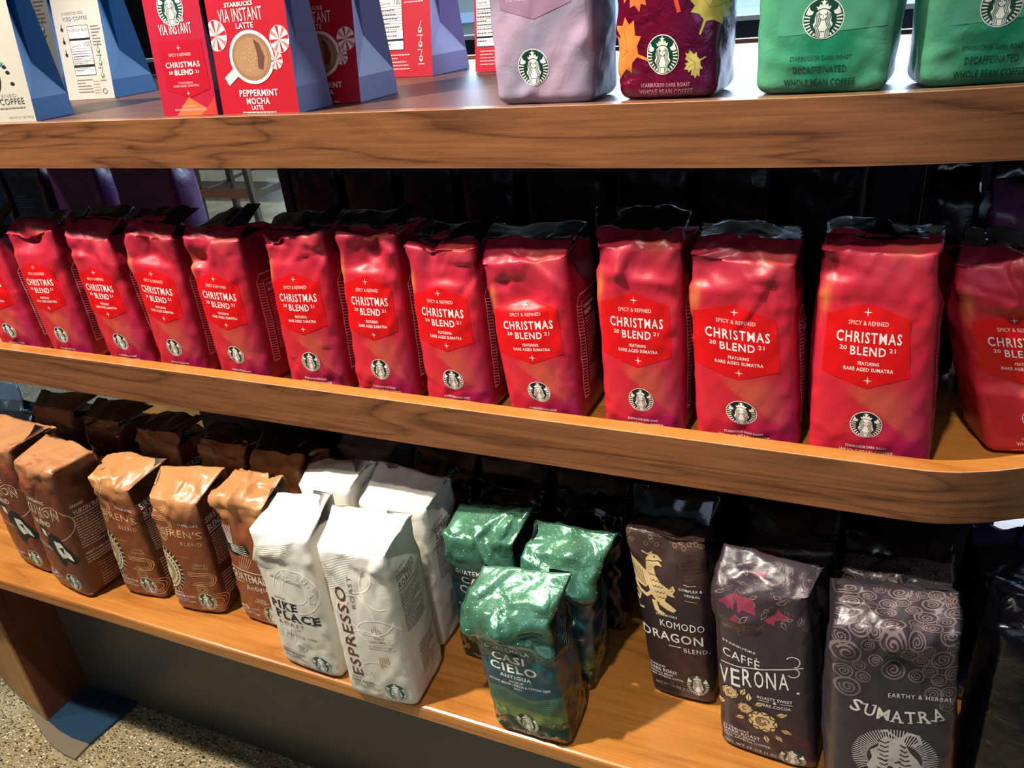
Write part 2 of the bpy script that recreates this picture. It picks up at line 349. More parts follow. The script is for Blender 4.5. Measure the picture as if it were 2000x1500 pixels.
WHT = (240, 236, 228)
class Art:
    """flat print: polygons in (x across -0.5..0.5, y up in widths); parts keyed by name"""
    def __init__(s, HW): s.HW = HW; s.parts = {}; s.cuts = {}
    def add(s, v, f, col, lay, part): s.parts.setdefault(part, []).append((np.asarray(v, float), f, lin(col), lay)); return s
    def txt(s, t, x, y, h, w=None, col=WHT, off=0.012, rot=0, lay=2, part='lettering', sp=1.08, arc=0, shear=0, anchor=0):
        v, f, w0, h0 = glyphs(t, off, sp); sy = h/h0; sx = (w/w0) if w else sy
        q = (v-np.array([w0*(0.5 if anchor == 0 else 0), h0/2]))*np.array([sx, sy])
        if shear: q = q+np.stack([np.zeros(len(q)), q[:, 0]*shear], 1)
        if arc:
            q = np.stack([q[:, 0], q[:, 1]-arc*(q[:, 0]**2)], 1)
        if rot:
            c, s_ = math.cos(rot), math.sin(rot); q = q @ np.array([[c, s_], [-s_, c]])
        return s.add(q+np.array([x, y]), f, col, lay, part)
    def poly(s, p, col, lay=1, part='graphic'):
        tri = tessellate_polygon([[Vector((a, b, 0)) for a, b in p]])
        return s.add(p, [tuple(t) for t in tri], col, lay, part)
    def line(s, p, wd, col, lay=2, part='graphic'):
        p = [np.array(q, float) for q in p]; L = []; R = []
        for i, q in enumerate(p):
            a = p[max(i-1, 0)]; b = p[min(i+1, len(p)-1)]; t = b-a; t = t/(np.linalg.norm(t)+1e-9); n = np.array([-t[1], t[0]])*wd/2
            L.append(q+n); R.append(q-n)
        k = len(p); return s.add(L+R, [(i, i+1, k+i+1, k+i) for i in range(k-1)], col, lay, part)
    def disc(s, x, y, r, col, lay=1, part='graphic', n=28, ry=None):
        ry = ry or r
        v = [(x, y)]+[(x+r*math.cos(6.2832*i/n), y+ry*math.sin(6.2832*i/n)) for i in range(n)]
        return s.add(v, [(0, i+1, (i+1) % n+1) for i in range(n)], col, lay, part)
    def arc(s, x, y, r, a0, a1, wd, col, lay=2, part='graphic', n=14, ry=None):
        ry = ry or r
        return s.line([(x+r*math.cos(a0+(a1-a0)*i/n), y+ry*math.sin(a0+(a1-a0)*i/n)) for i in range(n+1)], wd, col, lay, part)
    def star4(s, x, y, r, col=WHT, lay=2, part='lettering'):
        return s.poly([(x+(r if i % 2 == 0 else r*0.18)*math.cos(i*math.pi/4), y+(r if i % 2 == 0 else r*0.18)*math.sin(i*math.pi/4)) for i in range(8)], col, lay, part)
    def para(s, x0, x1, y0, y1, n, col, seed=0, th=0.4, part='lettering'):      # small print rendered as broken word bars
        rd = random.Random(seed); dy = (y0-y1)/n
        for i in range(n):
            x = x0; y = y0-dy*(i+0.5); xe = x0+(x1-x0)*(rd.uniform(0.75, 1) if rd.random() > 0.2 else 0.5)
            while x < xe:
                wd = rd.uniform(0.04, 0.13)*(x1-x0); h = dy*th/2
                s.add([(x, y-h), (min(x+wd, xe), y-h), (min(x+wd, xe), y+h), (x, y+h)], [(0, 1, 2, 3)], col, 2, part); x += wd+0.02*(x1-x0)
        return s
    def build(s, NU, NB, i0=0, ni=None, x0=0.5, xs=1.0):
        """cut with the bag's grid lines; returns {part: (ijo, faces, cols)}"""
        key = (NU, NB, i0, ni, x0, xs)
        if key in s.cuts: return s.cuts[key]
        ni = ni or NU; out = {}
        for part, items in s.parts.items():
            bm = bmesh.new(); cl = bm.verts.layers.float_vector.new('c'); ol = bm.verts.layers.float.new('o')
            for v, f, c, lay in items:
                vs = []
                for x, y in v:
                    b = bm.verts.new(((x*xs+x0)*ni+i0, y/s.HW*NB, 0)); b[cl] = c; b[ol] = lay; vs.append(b)
                for q in f:
                    if len(set(q)) < 3: continue
                    try: bm.faces.new([vs[k] for k in q])
                    except ValueError: pass
            co = np.array([v.co[:2] for v in bm.verts])
            lo, hi = co.min(0), co.max(0)
            for ax in (0, 1):
                for k in range(int(math.floor(lo[ax]))+1, int(math.ceil(hi[ax]))):
                    n = (1, 0, 0) if ax == 0 else (0, 1, 0); p = (k, 0, 0) if ax == 0 else (0, k, 0)
                    fs = [f for f in bm.faces if min(v.co[ax] for v in f.verts) < k-1e-5 and max(v.co[ax] for v in f.verts) > k+1e-5]
                    if not fs: continue
                    ge = list({e for f in fs for e in f.edges})+fs+list({v for f in fs for v in f.verts})
                    bmesh.ops.bisect_plane(bm, geom=ge, dist=1e-6, plane_co=p, plane_no=n)
            bm.verts.ensure_lookup_table(); bm.verts.index_update()
            ijo = np.array([(v.co.x, v.co.y, v[ol]) for v in bm.verts]); cols = np.array([tuple(v[cl]) for v in bm.verts])
            fc = []
            for f in bm.faces:
                q = [v.index for v in f.verts]; pq = ijo[q, :2]; ar = np.sum(pq[:, 0]*np.roll(pq[:, 1], -1)-np.roll(pq[:, 0], -1)*pq[:, 1])
                if abs(ar) > 1e-7: fc.append(tuple(q) if ar > 0 else tuple(reversed(q)))
            bm.free()
            out[part] = (ijo, fc, cols)
        s.cuts[key] = out; return out

def siren(A, x, y, r, disc=(8, 40, 34), ink=(238, 236, 224), part='emblem', ring=True, lay=2):
    """round crowned twin-tail emblem"""
    def T(p): return [(x+a*r, y+b*r) for a, b in p]
    if ring: A.disc(x, y, r*1.05, ink, lay-1, part, 36)
    A.disc(x, y, r, disc, lay, part, 36)
    L = lay+1
    # crown and star
    A.poly(T([(-0.30, 0.44), (-0.38, 0.62), (-0.24, 0.58), (-0.20, 0.74), (-0.09, 0.64), (0, 0.72), (0.09, 0.64), (0.20, 0.74), (0.24, 0.58), (0.38, 0.62), (0.30, 0.44), (0, 0.52)]), ink, L, part)
    A.poly(T([((0.19 if i % 2 == 0 else 0.075)*math.cos(math.pi/2+i*math.pi/5), 0.80+(0.19 if i % 2 == 0 else 0.075)*math.sin(math.pi/2+i*math.pi/5)) for i in range(10)]), ink, L, part)
    # hair mass, face, torso
    hair = [(0, 0.47), (-0.2, 0.42), (-0.36, 0.28), (-0.42, 0.05), (-0.40, -0.15), (-0.5, -0.28), (-0.46, -0.42), (-0.36, -0.52), (-0.34, -0.68), (-0.42, -0.82), (-0.2, -0.95), (0, -0.98)]
    A.poly(T(hair+[(-a, b) for a, b in reversed(hair[1:-1])]), ink, L, part)
    for sx in (-1, 1):
        for k, o in enumerate((0.0, 0.085, 0.17)):
            A.line(T([(sx*(0.19+o*0.9), 0.34-o*0.6), (sx*(0.2+o), 0.08), (sx*(0.12+o), -0.12), (sx*(0.2+o), -0.34), (sx*(0.26+o), -0.46), (sx*(0.18+o), -0.62), (sx*(0.14+o*1.2), -0.8), (sx*(0.16+o*1.2), -0.93+o*0.3)]), 0.042*r, disc, L+1, part)
        # eyes, brow
        A.poly(T([(sx*0.06, 0.21), (sx*0.16, 0.24), (sx*0.15, 0.17), (sx*0.07, 0.18)]), disc, L+1, part)
        # tail fin
        A.poly(T([(sx*0.50, 0.36), (sx*0.66, 0.44), (sx*0.74, 0.62), (sx*0.84, 0.40), (sx*0.90, 0.24), (sx*0.72, 0.18), (sx*0.56, 0.22)]), ink, L, part)
        # tail stripes
        for k in range(8):
            a = 0.13-k*0.20; ca, sa = math.cos(a), math.sin(a)
            wdt = 0.085; ro = 0.97; ri = 0.66+0.02*k
            if k > 5: ri = 0.8
            n = (-sa*wdt/2, ca*wdt/2)
            A.poly(T([(sx*(ro*ca+n[0]), ro*sa+n[1]), (sx*(ro*ca-n[0]), ro*sa-n[1]), (sx*(ri*ca-n[0]*0.7), ri*sa-0.02-n[1]*0.7), (sx*(ri*ca+n[0]*0.7), ri*sa-0.02+n[1]*0.7)]), ink, L, part)
        A.line(T([(sx*0.14, 0.02), (sx*0.07, -0.06), (0, -0.08)]), 0.035*r, disc, L+1, part)
    A.line(T([(-0.12, -0.66), (0.12, -0.66)]), 0.03*r, disc, L+1, part)
    A.poly(T([(-0.05, 0.045), (0.05, 0.045), (0, 0.02)]), disc, L+1, part)
    A.line(T([(0, 0.2), (-0.02, 0.1), (0.02, 0.1)]), 0.02*r, disc, L+1, part)

def spiral(A, x, y, r, col, wd, turns=2.0, lay=2, part='pattern', d=1):
    n = int(turns*14); A.line([(x+r*(1-0.85*i/n)*math.cos(d*i*6.2832*turns/n+x*9), y+r*(1-0.85*i/n)*math.sin(d*i*6.2832*turns/n+x*9)) for i in range(n+1)], wd, col, lay, part)

ART = {}
# --- red holiday bag
A = Art(2.27); R_ = (212, 8, 16)
A.poly([(-.04, 1.80), (-.44, 1.66), (-.46, 1.05), (-.02, .915), (.38, 1.06), (.36, 1.66)], R_, 1, 'label_panel')
A.star4(-.04, 1.71, .045); A.txt('SPICY & REFINED', -.03, 1.60, .045, .385, (250, 200, 190))
A.txt('CHRISTMAS', -.02, 1.452, .115, .625, off=.016, sp=1.2); A.txt('BLEND', -.02, 1.312, .092, .34, off=.016, sp=1.15)
A.txt('20', -.26, 1.335, .045, .07, off=.012); A.txt('21', .21, 1.335, .045, .06, off=.012)
A.txt('FEATURING', -.01, 1.182, .038, .2, off=.014); A.txt('RARE AGED SUMATRA', -.01, 1.118, .04, .47, off=.014); A.star4(-.01, 1.0, .045)
siren(A, 0.0, .50, .145, (10, 28, 30)); A.txt('STARBUCKS\u00ae DARK ROAST', .01, .232, .032, .38, off=.014); A.txt('WHOLE BEAN COFFEE', .01, .165, .05, .5, off=.012)
A.txt('NET WT 16 OZ (1 lb) 453 g', .01, .07, .05, .6, (250, 200, 190))
ART['red'] = A
B = Art(2.27)     # side print
B.line([(.12, .35), (.12, 1.62), (.22, 1.72), (.8, 1.72)], .012, (244, 170, 160)); B.line([(.26, .35), (.26, 1.62), (.8, 1.62)], .01, (244, 170, 160))
B.line([(.12, .35), (.26, .35)], .012, (244, 170, 160))
for i in range(30): B.line([(.12, .38+i*.042), (.26, .35+i*.042)], .008, (244, 170, 160), part='graphic')
B.txt('CHRISTMAS', .52, 1.54, .05, .42); B.txt('BLEND', .45, 1.46, .05, .25); B.para(.32, .82, 1.4, .5, 22, (230, 120, 120), 3)
ART['red_side'] = B
# --- espresso
A = Art(2.35); G1 = (212, 204, 186); W2 = (246, 243, 234); BR = (92, 52, 34)
for i in range(13): A.line([(-.47, 2.2-i*.036), (-.47+.55-i*.02, 2.33-i*.036+.02)], .006, W2, 1, 'pattern')
for i in range(9): A.line([(.18+i*.03, 2.5-i*.01), (.22+i*.03, 2.7)], .006, (180, 172, 150), 1, 'pattern')
for cx, cy, rx, ry, a0, a1 in ((-.1, 1.35, .3, .42, .2, 3.5), (.12, 1.5, .34, .3, 2.5, 6), (.2, 1.25, .3, .18, 0, 6.2), (0, .75, .42, .5, .5, 2.8), (.3, 1.9, .25, .3, 2, 5), (-.05, 2.05, .3, .25, 3.4, 6.6), (.1, .55, .3, .2, 1, 4.5)):
    A.arc(cx, cy, rx, a0, a1, .02, W2, 1, 'pattern', 20, ry)
A.txt('ESPRESSO', -.26, 1.16, .17, 1.42, BR, rot=math.pi/2, off=.012, sp=1.15); A.txt('ROAST', -.085, 1.80, .06, .46, (120, 104, 84), rot=math.pi/2, off=.0, sp=1.2)
for i in range(5): A.line([(.12+i*.03, 1.24+.03*(i % 2)), (.12+i*.03, 1.36-.03*abs(i-2))], .01, (176, 148, 96)); A.line([(.14+i*.03, .66+.02*i), (.14+i*.03, .86)], .01, (190, 160, 110))
A.txt('RICH &', .2, 1.165, .035, .14, (150, 120, 70)); A.txt('CARAMELLY', .2, 1.10, .04, .32, (150, 120, 70)); A.para(.02, .4, 1.05, .97, 2, (190, 180, 160), 2)
A.txt('STARBUCKS', -.30, .40, .03, .16, BR); A.txt('DARK ROAST', -.22, .335, .05, .34, BR, off=.012); A.txt('WHOLE BEAN', -.22, .275, .026, .3, BR); A.txt('100% ARABICA COFFEE', -.18, .235, .022, .4, BR)
A.txt('NET WT 16 OZ (1 lb) 453 g', -.07, .12, .045, .66, (186, 176, 160), off=0); siren(A, .25, .26, .155, (20, 84, 56), (248, 246, 238))
A.disc(-.12, .58, .08, W2, 1, 'pattern'); A.disc(-.12, .58, .065, (218, 210, 192), 2, 'pattern')
ART['espresso'] = A
B = Art(2.35); B.txt('ESPRESSO', .42, 1.94, .085, .55, (110, 90, 80), off=.012); B.txt('ROAST', .36, 1.83, .085, .42, (110, 90, 80), off=.012); B.line([(.12, 1.76), (.72, 1.76)], .01, (70, 60, 60))
B.para(.12, .8, 1.72, 1.15, 15, (120, 108, 98), 5); B.para(.3, .85, .85, .4, 10, (130, 118, 104), 6)
B.txt('THE STORY OF', .3, 2.03, .03, .34, (120, 108, 98)); B.line([(.25, .36), (.9, .36)], .008, (120, 108, 98)); ART['espresso_side'] = B
# --- pike place
A = Art(2.3); NV = (26, 20, 44)
for i in range(16): A.line([(-.48+.0*i, 2.1-i*.022), (-.48+.75-i*.03, 2.26-i*.03)], .006, (170, 164, 148), 1, 'pattern')
A.arc(.12, 1.5, .36, 0, 6.2832, .02, W2, 1, 'pattern', 40); A.arc(.12, 1.5, .2, 0, 6.2832, .014, W2, 1, 'pattern', 30)
for i, ch in enumerate('STARBUCKS 1971'):
    a = 2.9-i*.42; A.txt(ch, .12+.28*math.cos(a), 1.5+.28*math.sin(a), .09, None, W2, rot=a-math.pi/2, lay=1, part='pattern') if ch != ' ' else None
A.txt('SMOOTH & BALANCED', .0, 1.66, .04, .55, (150, 138, 108), shear=-.08); A.txt('STARBUCKS', -.18, 1.34, .026, .2, NV)
def slab(A, t, x, y, h, w_, col, off, rot=0, part='lettering'):
    """heavy slab-serif word: bold glyphs plus serif bars on every stem"""
    A.txt(t, x, y, h, w_, col, off=off, sp=1.25, part=part)
    v, f, w0, h0 = glyphs(t, off, 1.25); n = len(t); cw = w_/n
    stems = {'P': (.22,), 'I': (.5,), 'K': (.2, .82), 'E': (.25,), 'L': (.25,), 'A': (.1, .9), 'S': (), 'C': (), 'U': (.15, .85), 'M': (.12, .88), 'T': (.5,), 'R': (.2, .82)}
    xx = x-w_/2; adv = {'I': .5, 'M': 1.25, 'W': 1.3}; tot = sum(adv.get(c, 1) for c in t)
    for c in t:
        a = adv.get(c, 1)*w_/tot
        for st in stems.get(c, ()):
            xc = xx+a*(st*.86+.04)
            ys = (y-h/2,) if c in 'T' else ((y-h/2, y+h/2) if c not in 'AR' else (y-h/2,))
            for yy in ys: A.poly([(xc-a*.2, yy-h*.06), (xc+a*.2, yy-h*.06), (xc+a*.2, yy+h*.06), (xc-a*.2, yy+h*.06)], col, 2, part)
        xx += a
slab(A, 'PIKE', -.13, 1.22, .13, .46, NV, .035); slab(A, 'PLACE', .05, 1.05, .14, .74, NV, .035)
A.txt('ROAST', -.08, .90, .06, .44, (120, 108, 84), sp=1.5); A.line([(.0, .82), (.07, .82)], .01, (140, 130, 110)); A.txt('SEATTLE, USA', .05, .70, .05, .5, (120, 108, 84), sp=1.2)
A.txt('1971', -.2, .72, .2, .3, W2, lay=1, part='pattern'); A.disc(-.02, .5, .09, W2, 1, 'pattern'); A.disc(-.02, .5, .06, G1, 2, 'pattern')
A.txt('STARBUCKS', -.32, .36, .026, .16, BR); A.txt('MEDIUM ROAST', -.2, .31, .045, .42, BR, off=.012); A.txt('WHOLE BEAN', -.24, .25, .026, .3, BR); A.txt('100% ARABICA COFFEE', -.2, .215, .024, .4, BR)
A.txt('NET WT 16 OZ (1 lb) 453 g', -.08, .1, .045, .66, (186, 176, 160), off=0); siren(A, .25, .24, .155, (20, 84, 56), (248, 246, 238)); ART['pike'] = A
# --- siren's blend
A = Art(2.05); GD = (226, 178, 120); TN = (214, 176, 128)
def loops(A, x, y, r, col, n=3, wd=.011, part='pattern'):
    for k in range(n):
        q = r-k*r*.25; A.line([(x-.35, y+q), (x, y+q)], wd, col, 1, part); A.arc(x, y, q, math.pi/2, -math.pi/2, wd, col, 1, part, 12); A.line([(x-.35+k*.06, y-q), (x, y-q)], wd, col, 1, part)
loops(A, -.28, 1.98, .13, GD); loops(A, -.22, 1.66, .12, GD)
for k in range(3): A.arc(-.32, 1.45, .08-k*.025, 0, 6.2832, .01, GD, 1, 'pattern', 18)
loops(A, .12, 1.22-.1, .0001, GD, 1)
loops(A, .36, .72, .12, GD)
for k in range(3): A.arc(.2, .52, .1-k*.03, 0, 6.2832, .01, GD, 1, 'pattern', 18)
loops(A, .42, .28, .15, GD)
A.txt('STARBUCKS', .24, 1.70, .042, .38, off=.012); A.txt("SIREN'S", .05, 1.535, .12, .82, TN, off=.0, sp=1.1); A.txt('BLEND', .22, 1.37, .065, .4, TN, off=0, sp=1.3)
A.txt('CITRUS &', .27, .99, .04, .22, TN); A.txt('CHOCOLATE', .27, .93, .04, .28, TN)
cx, cy = -.52, .82
A.disc(cx, cy, .42, (40, 32, 30), 1, 'medallion', 40); A.disc(cx, cy, .36, (222, 204, 160), 2, 'medallion', 40); A.disc(cx, cy, .25, (168, 150, 108), 3, 'medallion', 32)
for i in range(16):
    a = -1.5+i*.2; A.poly([(cx+.38*math.cos(a), cy+.38*math.sin(a)), (cx+.46*math.cos(a+.03), cy+.46*math.sin(a+.03)), (cx+.38*math.cos(a+.1), cy+.38*math.sin(a+.1))], (222, 204, 160), 3, 'medallion')
    A.disc(cx+.305*math.cos(a), cy+.305*math.sin(a), .02, (40, 36, 34), 3, 'medallion', 6)
A.poly([(cx+.02, cy+.2), (cx+.14, cy+.12), (cx+.16, cy), (cx+.2, cy-.04), (cx+.16, cy-.06), (cx+.15, cy-.14), (cx+.05, cy-.2), (cx, cy)], (226, 208, 168), 4, 'medallion')
for k in range(4): A.arc(cx, cy, .2-k*.03, .3, 1.6, .008, (60, 52, 40), 5, 'medallion', 8)
for yy, t, hh, ww in ((.40, 'STARBUCKS', .026, .2), (.345, 'MEDIUM ROAST', .045, .46), (.285, 'WHOLE BEAN', .026, .3), (.245, '100% ARABICA COFFEE', .026, .42)): A.txt(t, -.44+ww/2, yy, hh, ww, off=.012)
A.txt('NET WT 16 OZ (1 lb) 453 g', -.08, .12, .05, .7, (210, 150, 110)); siren(A, .22, .28, .16, (18, 84, 56), (246, 240, 224)); ART['sirens'] = A
B = Art(2.05); B.txt("SIREN'S", .38, 1.72, .1, .6, off=.01); B.txt('BLEND', .3, 1.58, .1, .42, off=.01); B.line([(.08, 1.5), (.9, 1.5)], .012, WHT); B.para(.1, .85, 1.46, .9, 14, (226, 190, 160), 8); B.para(.1, .6, .75, .3, 8, (226, 190, 160), 9); ART['sirens_side'] = B
# --- yukon
A = Art(2.35)
A.txt('ORGANIC', -.08, 1.80, .055, .46, off=.012)
for o, c, l in ((.05, (230, 220, 190), 2), (.012, (120, 66, 40), 3)): A.txt('YUKON', -.02, 1.62, .2, .9, c, off=o, sp=1.2, lay=l)
A.txt('BLEND', -.05, 1.42, .09, .42, (230, 220, 190)); A.txt('BOLD & LIVELY', -.2, .95, .05, .4, shear=-.2)
A.arc(.25, 1.45, .3, 0, 6.28, .012, (214, 180, 130), 1, 'pattern', 24)
elk = [(-.1, 1.42), (.02, 1.30), (.02, 1.2), (.12, 1.26), (.26, 1.22), (.36, 1.08), (.44, .96), (.5, .8), (.46, .72), (.36, .78), (.24, .72), (.2, .62), (.1, .66), (.06, .82), (.0, .94), (-.08, 1.0), (-.02, 1.1), (-.12, 1.24), (-.2, 1.2), (-.16, 1.34)]
A.poly(elk, (30, 34, 36), 2, 'elk_picture'); A.poly([(.12, 1.12), (.26, 1.1), (.4, .9), (.44, .78), (.34, .84), (.22, .8), (.14, .9)], (226, 220, 200), 3, 'elk_picture')
A.poly([(-.14, 1.3), (-.04, 1.28), (.0, 1.16), (-.1, 1.18)], (226, 220, 200), 3, 'elk_picture'); A.poly([(.2, 1.0), (.3, 1.02), (.3, .9)], (30, 34, 36), 4, 'elk_picture')
for yy, t, hh, ww in ((.40, 'STARBUCKS', .03, .24), (.345, 'MEDIUM ROAST', .045, .44), (.285, 'WHOLE BEAN', .03, .34), (.235, '100% ARABICA COFFEE', .03, .44)): A.txt(t, -.46+ww/2, yy, hh, ww, off=.012)
siren(A, .22, .3, .16, (18, 84, 56), (246, 240, 224))
rd = random.Random(4)
for k in range(26):
    x, y = rd.uniform(-.45, .45), rd.uniform(1.9, 2.7); x, y = (x*.4-.2, y) if k % 2 else (x, y)
    for i in range(4): A.line([(x+i*.03, y), (x+i*.03+.02, y+.05), (x+i*.03+.045, y+.03)], .008, (196, 96, 58), 1, 'pattern')
ART['yukon'] = A
B = Art(2.35); B.txt('ORGANIC', .25, 1.72, .05, .3); B.txt('YUKON BLEND', .5, 1.6, .08, .75, off=.015); B.line([(.08, 1.53), (.95, 1.53)], .012, WHT)
B.para(.1, .9, 1.5, .95, 12, (216, 190, 166), 2, .35); B.txt('HEARTY & WELL ROUNDED', .48, .84, .04, .7); B.para(.1, .8, .8, .66, 3, (216, 190, 166), 2); B.para(.3, .95, .6, .1, 9, (200, 160, 130), 7, .3); ART['yukon_side'] = B
# --- guatemala antigua
A = Art(2.1)
A.poly([(-.5, 1.72), (-.46, 1.6), (-.36, 1.5), (-.28, 1.42), (-.1, 1.44), (.06, 1.5), (.12, 1.36), (-.12, 1.28), (-.3, 1.24), (-.44, 1.3)], (30, 30, 34), 2, 'bird_picture')
for k in range(5): A.line([(-.34+k*.02, 1.42), (-.47+k*.06, 1.66+k*.02)], .016, (226, 226, 216), 3, 'bird_picture'); A.line([(-.3, 1.4-k*.02), (.02+k*.01, 1.46-k*.04)], .012, (226, 226, 216), 3, 'bird_picture')
for k in range(6): A.line([(-.22+k*.035, 1.02), (-.12+k*.05, 1.26)], .01, (226, 180, 130), 1, 'pattern')
A.line([(-.45, 1.02), (.45, 1.02)], .014, (232, 220, 190)); A.txt('GUATEMALA', -.02, .90, .15, .86, (232, 222, 196), off=.01, sp=1.0); A.line([(-.45, .79), (-.2, .79)], .014, (232, 220, 190))
A.txt('Antigua', .1, .73, .13, .52, (240, 230, 210), off=0, shear=.12); A.txt('COCOA &', .1, .53, .035, .2); A.txt('SUBTLE SPICE', .1, .48, .035, .3)
for k in range(7): A.line([(-.4+k*.12, .3), (-.34+k*.12, .42), (-.28+k*.12, .28)], .01, (206, 120, 72), 1, 'pattern')
for yy, t, hh, ww in ((.30, 'MEDIUM ROAST', .045, .42), (.24, 'WHOLE BEAN', .03, .3), (.195, '100% ARABICA COFFEE', .03, .4)): A.txt(t, -.45+ww/2, yy, hh, ww, off=.012)
A.txt('NET WT 16 OZ (1 lb) 453 g', -.08, .1, .05, .7, (210, 150, 110)); siren(A, .25, .26, .16, (18, 84, 56), (246, 240, 224)); ART['guatemala'] = A
# --- casi cielo
A = Art(1.9)
MN = [((36, 84, 90), [(-.5, 1.2), (-.3, 1.3), (-.05, 1.16), (.2, 1.32), (.38, 1.5), (.5, 1.42), (.5, .9), (-.5, .9)]), ((28, 70, 84), [(-.5, 1.02), (-.2, 1.08), (.1, .96), (.5, 1.12), (.5, .7), (-.5, .7)]),
      ((66, 104, 82), [(-.5, .8), (-.2, .86), (.1, .74), (.5, .84), (.5, .5), (-.5, .5)]), ((92, 116, 66), [(-.5, .58), (-.1, .62), (.2, .54), (.5, .6), (.5, .3), (-.5, .3)]), ((30, 52, 36), [(-.5, .4), (0, .34), (.5, .42), (.5, 0.01), (-.5, 0.01)])]
for i, (c, p) in enumerate(MN): A.poly(p, c, 0.3+.25*i, 'landscape')
for k in range(7):
    A.line([(-.5, .74-k*.03), (-.2, .78-k*.03), (.1, .68-k*.03), (.5, .76-k*.03)], .007, (24, 48, 40), 1.5, 'landscape')
    A.line([(-.45, .5-k*.025), (0, .54-k*.03), (.45, .5-k*.025)], .007, (150, 160, 90), 1.6, 'landscape')
rd = random.Random(5)
for k in range(46):
    x, y = rd.uniform(-.48, .48), rd.uniform(.02, .42); 
    if abs(x) < .22 and y < .42: continue
    a = rd.uniform(.6, 2.5); l = rd.uniform(.06, .12); c, s_ = math.cos(a), math.sin(a)
    A.poly([(x, y), (x+.5*l*c-.22*l*s_, y+.5*l*s_+.22*l*c), (x+l*c, y+l*s_), (x+.5*l*c+.22*l*s_, y+.5*l*s_-.22*l*c)], rd.choice([(70, 120, 60), (120, 160, 80), (40, 90, 56), (150, 176, 110)]), 1.8, 'leaves')
for x, y in ((-.42, .3), (.4, .1), (.34, .16), (-.36, .22)):
    for k in range(5): A.disc(x+.03*math.cos(k*1.256), y+.03*math.sin(k*1.256), .02, (206, 110, 70), 2, 'leaves', 8)
A.txt('GUATEMALA', -.06, 1.60, .065, .56, off=.01, sp=1.15); A.txt('CASI', -.07, 1.47, .11, .42, off=.022, sp=1.15); A.txt('CIELO', -.03, 1.32, .125, .6, off=.022, sp=1.15); A.txt('ANTIGUA', -.02, 1.19, .055, .4, off=.01, sp=1.15)
A.txt('NOTES OF', -.02, 1.115, .03, .18); A.txt('BRIGHT MEYER LEMON & COCOA NIBS', -.0, 1.065, .034, .78); A.txt('2021', -.02, 1.01, .03, .1)
siren(A, .0, .32, .15, (24, 60, 40), (226, 226, 196), ring=False); A.parts['lettering'] = [(np.where(v[:, 1:2] > .95, v-[0, .13], v), f, c, l) for v, f, c, l in A.parts['lettering']]; A.txt('WHOLE BEAN COFFEE', .0, .1, .045, .52, off=.012); A.txt('NET WT 16 OZ (1 lb) 453 g', .05, .045, .04, .62, off=.01)
rd = random.Random(8)
for k in range(230):
    x, y = rd.uniform(-.49, .49), 1.62+rd.random()**.6*1.1; r = rd.uniform(.003, .0065)
    A.add([(x-r, y), (x, y-r), (x+r, y), (x, y+r)], [(0, 1, 2, 3)], (250, 246, 190), 1, 'stars')
ART['casi'] = A
B = Art(1.9)
for i in range(16): B.line([(.25+.01*i, 1.7-i*.04), (.55+.01*i, 1.78-i*.04)], .008, (120, 160, 160), 1)
B.poly([(0, 1.4), (.4, 1.3), (1, 1.0), (1, .6), (0, .9)], (20, 54, 64), .5, 'landscape'); rd = random.Random(3)
for k in range(26):
    x, y = rd.uniform(.05, .9), rd.uniform(.02, .7); l = rd.uniform(.1, .2); a = rd.uniform(.8, 2.2); c, s_ = math.cos(a), math.sin(a)
    B.poly([(x, y), (x+.5*l*c-.16*l*s_, y+.5*l*s_+.16*l*c), (x+l*c, y+l*s_), (x+.5*l*c+.16*l*s_, y+.5*l*s_-.16*l*c)], rd.choice([(20, 54, 46), (40, 84, 56), (24, 64, 54)]), 1, 'leaves')
ART['casi_side'] = B
# --- komodo
A = Art(2.4); GO = (226, 196, 140)
A.txt('STARBUCKS', -.08, 1.335, .03, .3); A.txt('KOMODO', .12, 1.215, .1, .62, off=.0, sp=1.1); A.txt('DRAGON', -.04, 1.03, .13, .88, off=.008, sp=1.1); A.line([(-.1, .9), (.08, .9)], .01, WHT); A.txt('BLEND.', .3, .87, .065, .36, off=.0, sp=1.2)
A.line([(.2, 1.82), (.36, 1.82)], .008, GO); A.txt('COMPLEX &', .28, 1.75, .035, .3); A.txt('HERBAL', .3, 1.68, .035, .2); A.line([(.2, 1.6), (.36, 1.6)], .008, GO)
DP = 'dragon_picture'; DK = (60, 40, 30)
A.poly([(-.14, 2.06), (-.06, 2.14), (.06, 2.13), (.13, 2.06), (.06, 2.05), (.12, 1.99), (.02, 1.99), (-.05, 1.94), (-.12, 1.98)], GO, 2, DP)
A.poly([(-.14, 2.02), (-.03, 1.98), (.0, 1.86), (.1, 1.74), (.16, 1.62), (.1, 1.52), (-.02, 1.5), (-.12, 1.6), (-.16, 1.74), (-.16, 1.9)], GO, 2, DP)
A.poly([(-.15, 1.88), (-.3, 2.0), (-.48, 2.1), (-.49, 1.94), (-.44, 1.8), (-.34, 1.7), (-.2, 1.66), (-.13, 1.72)], GO, 2.2, DP)
A.poly([(.06, 1.78), (.2, 1.72), (.28, 1.78), (.31, 1.72), (.26, 1.66), (.3, 1.62), (.22, 1.62), (.08, 1.66)], GO, 2.1, DP)
A.poly([(.06, 1.56), (.2, 1.5), (.3, 1.44), (.24, 1.40), (.14, 1.42), (.0, 1.48)], GO, 2.1, DP)
A.poly([(-.04, 1.52), (.0, 1.40), (.1, 1.36), (.02, 1.33), (-.08, 1.38), (-.12, 1.52)], GO, 2.1, DP)
A.line([(-.1, 1.62), (-.2, 1.56), (-.3, 1.6), (-.38, 1.7), (-.46, 1.62), (-.44, 1.5), (-.36, 1.46), (-.32, 1.54), (-.38, 1.58)], .05, GO, 2, DP)
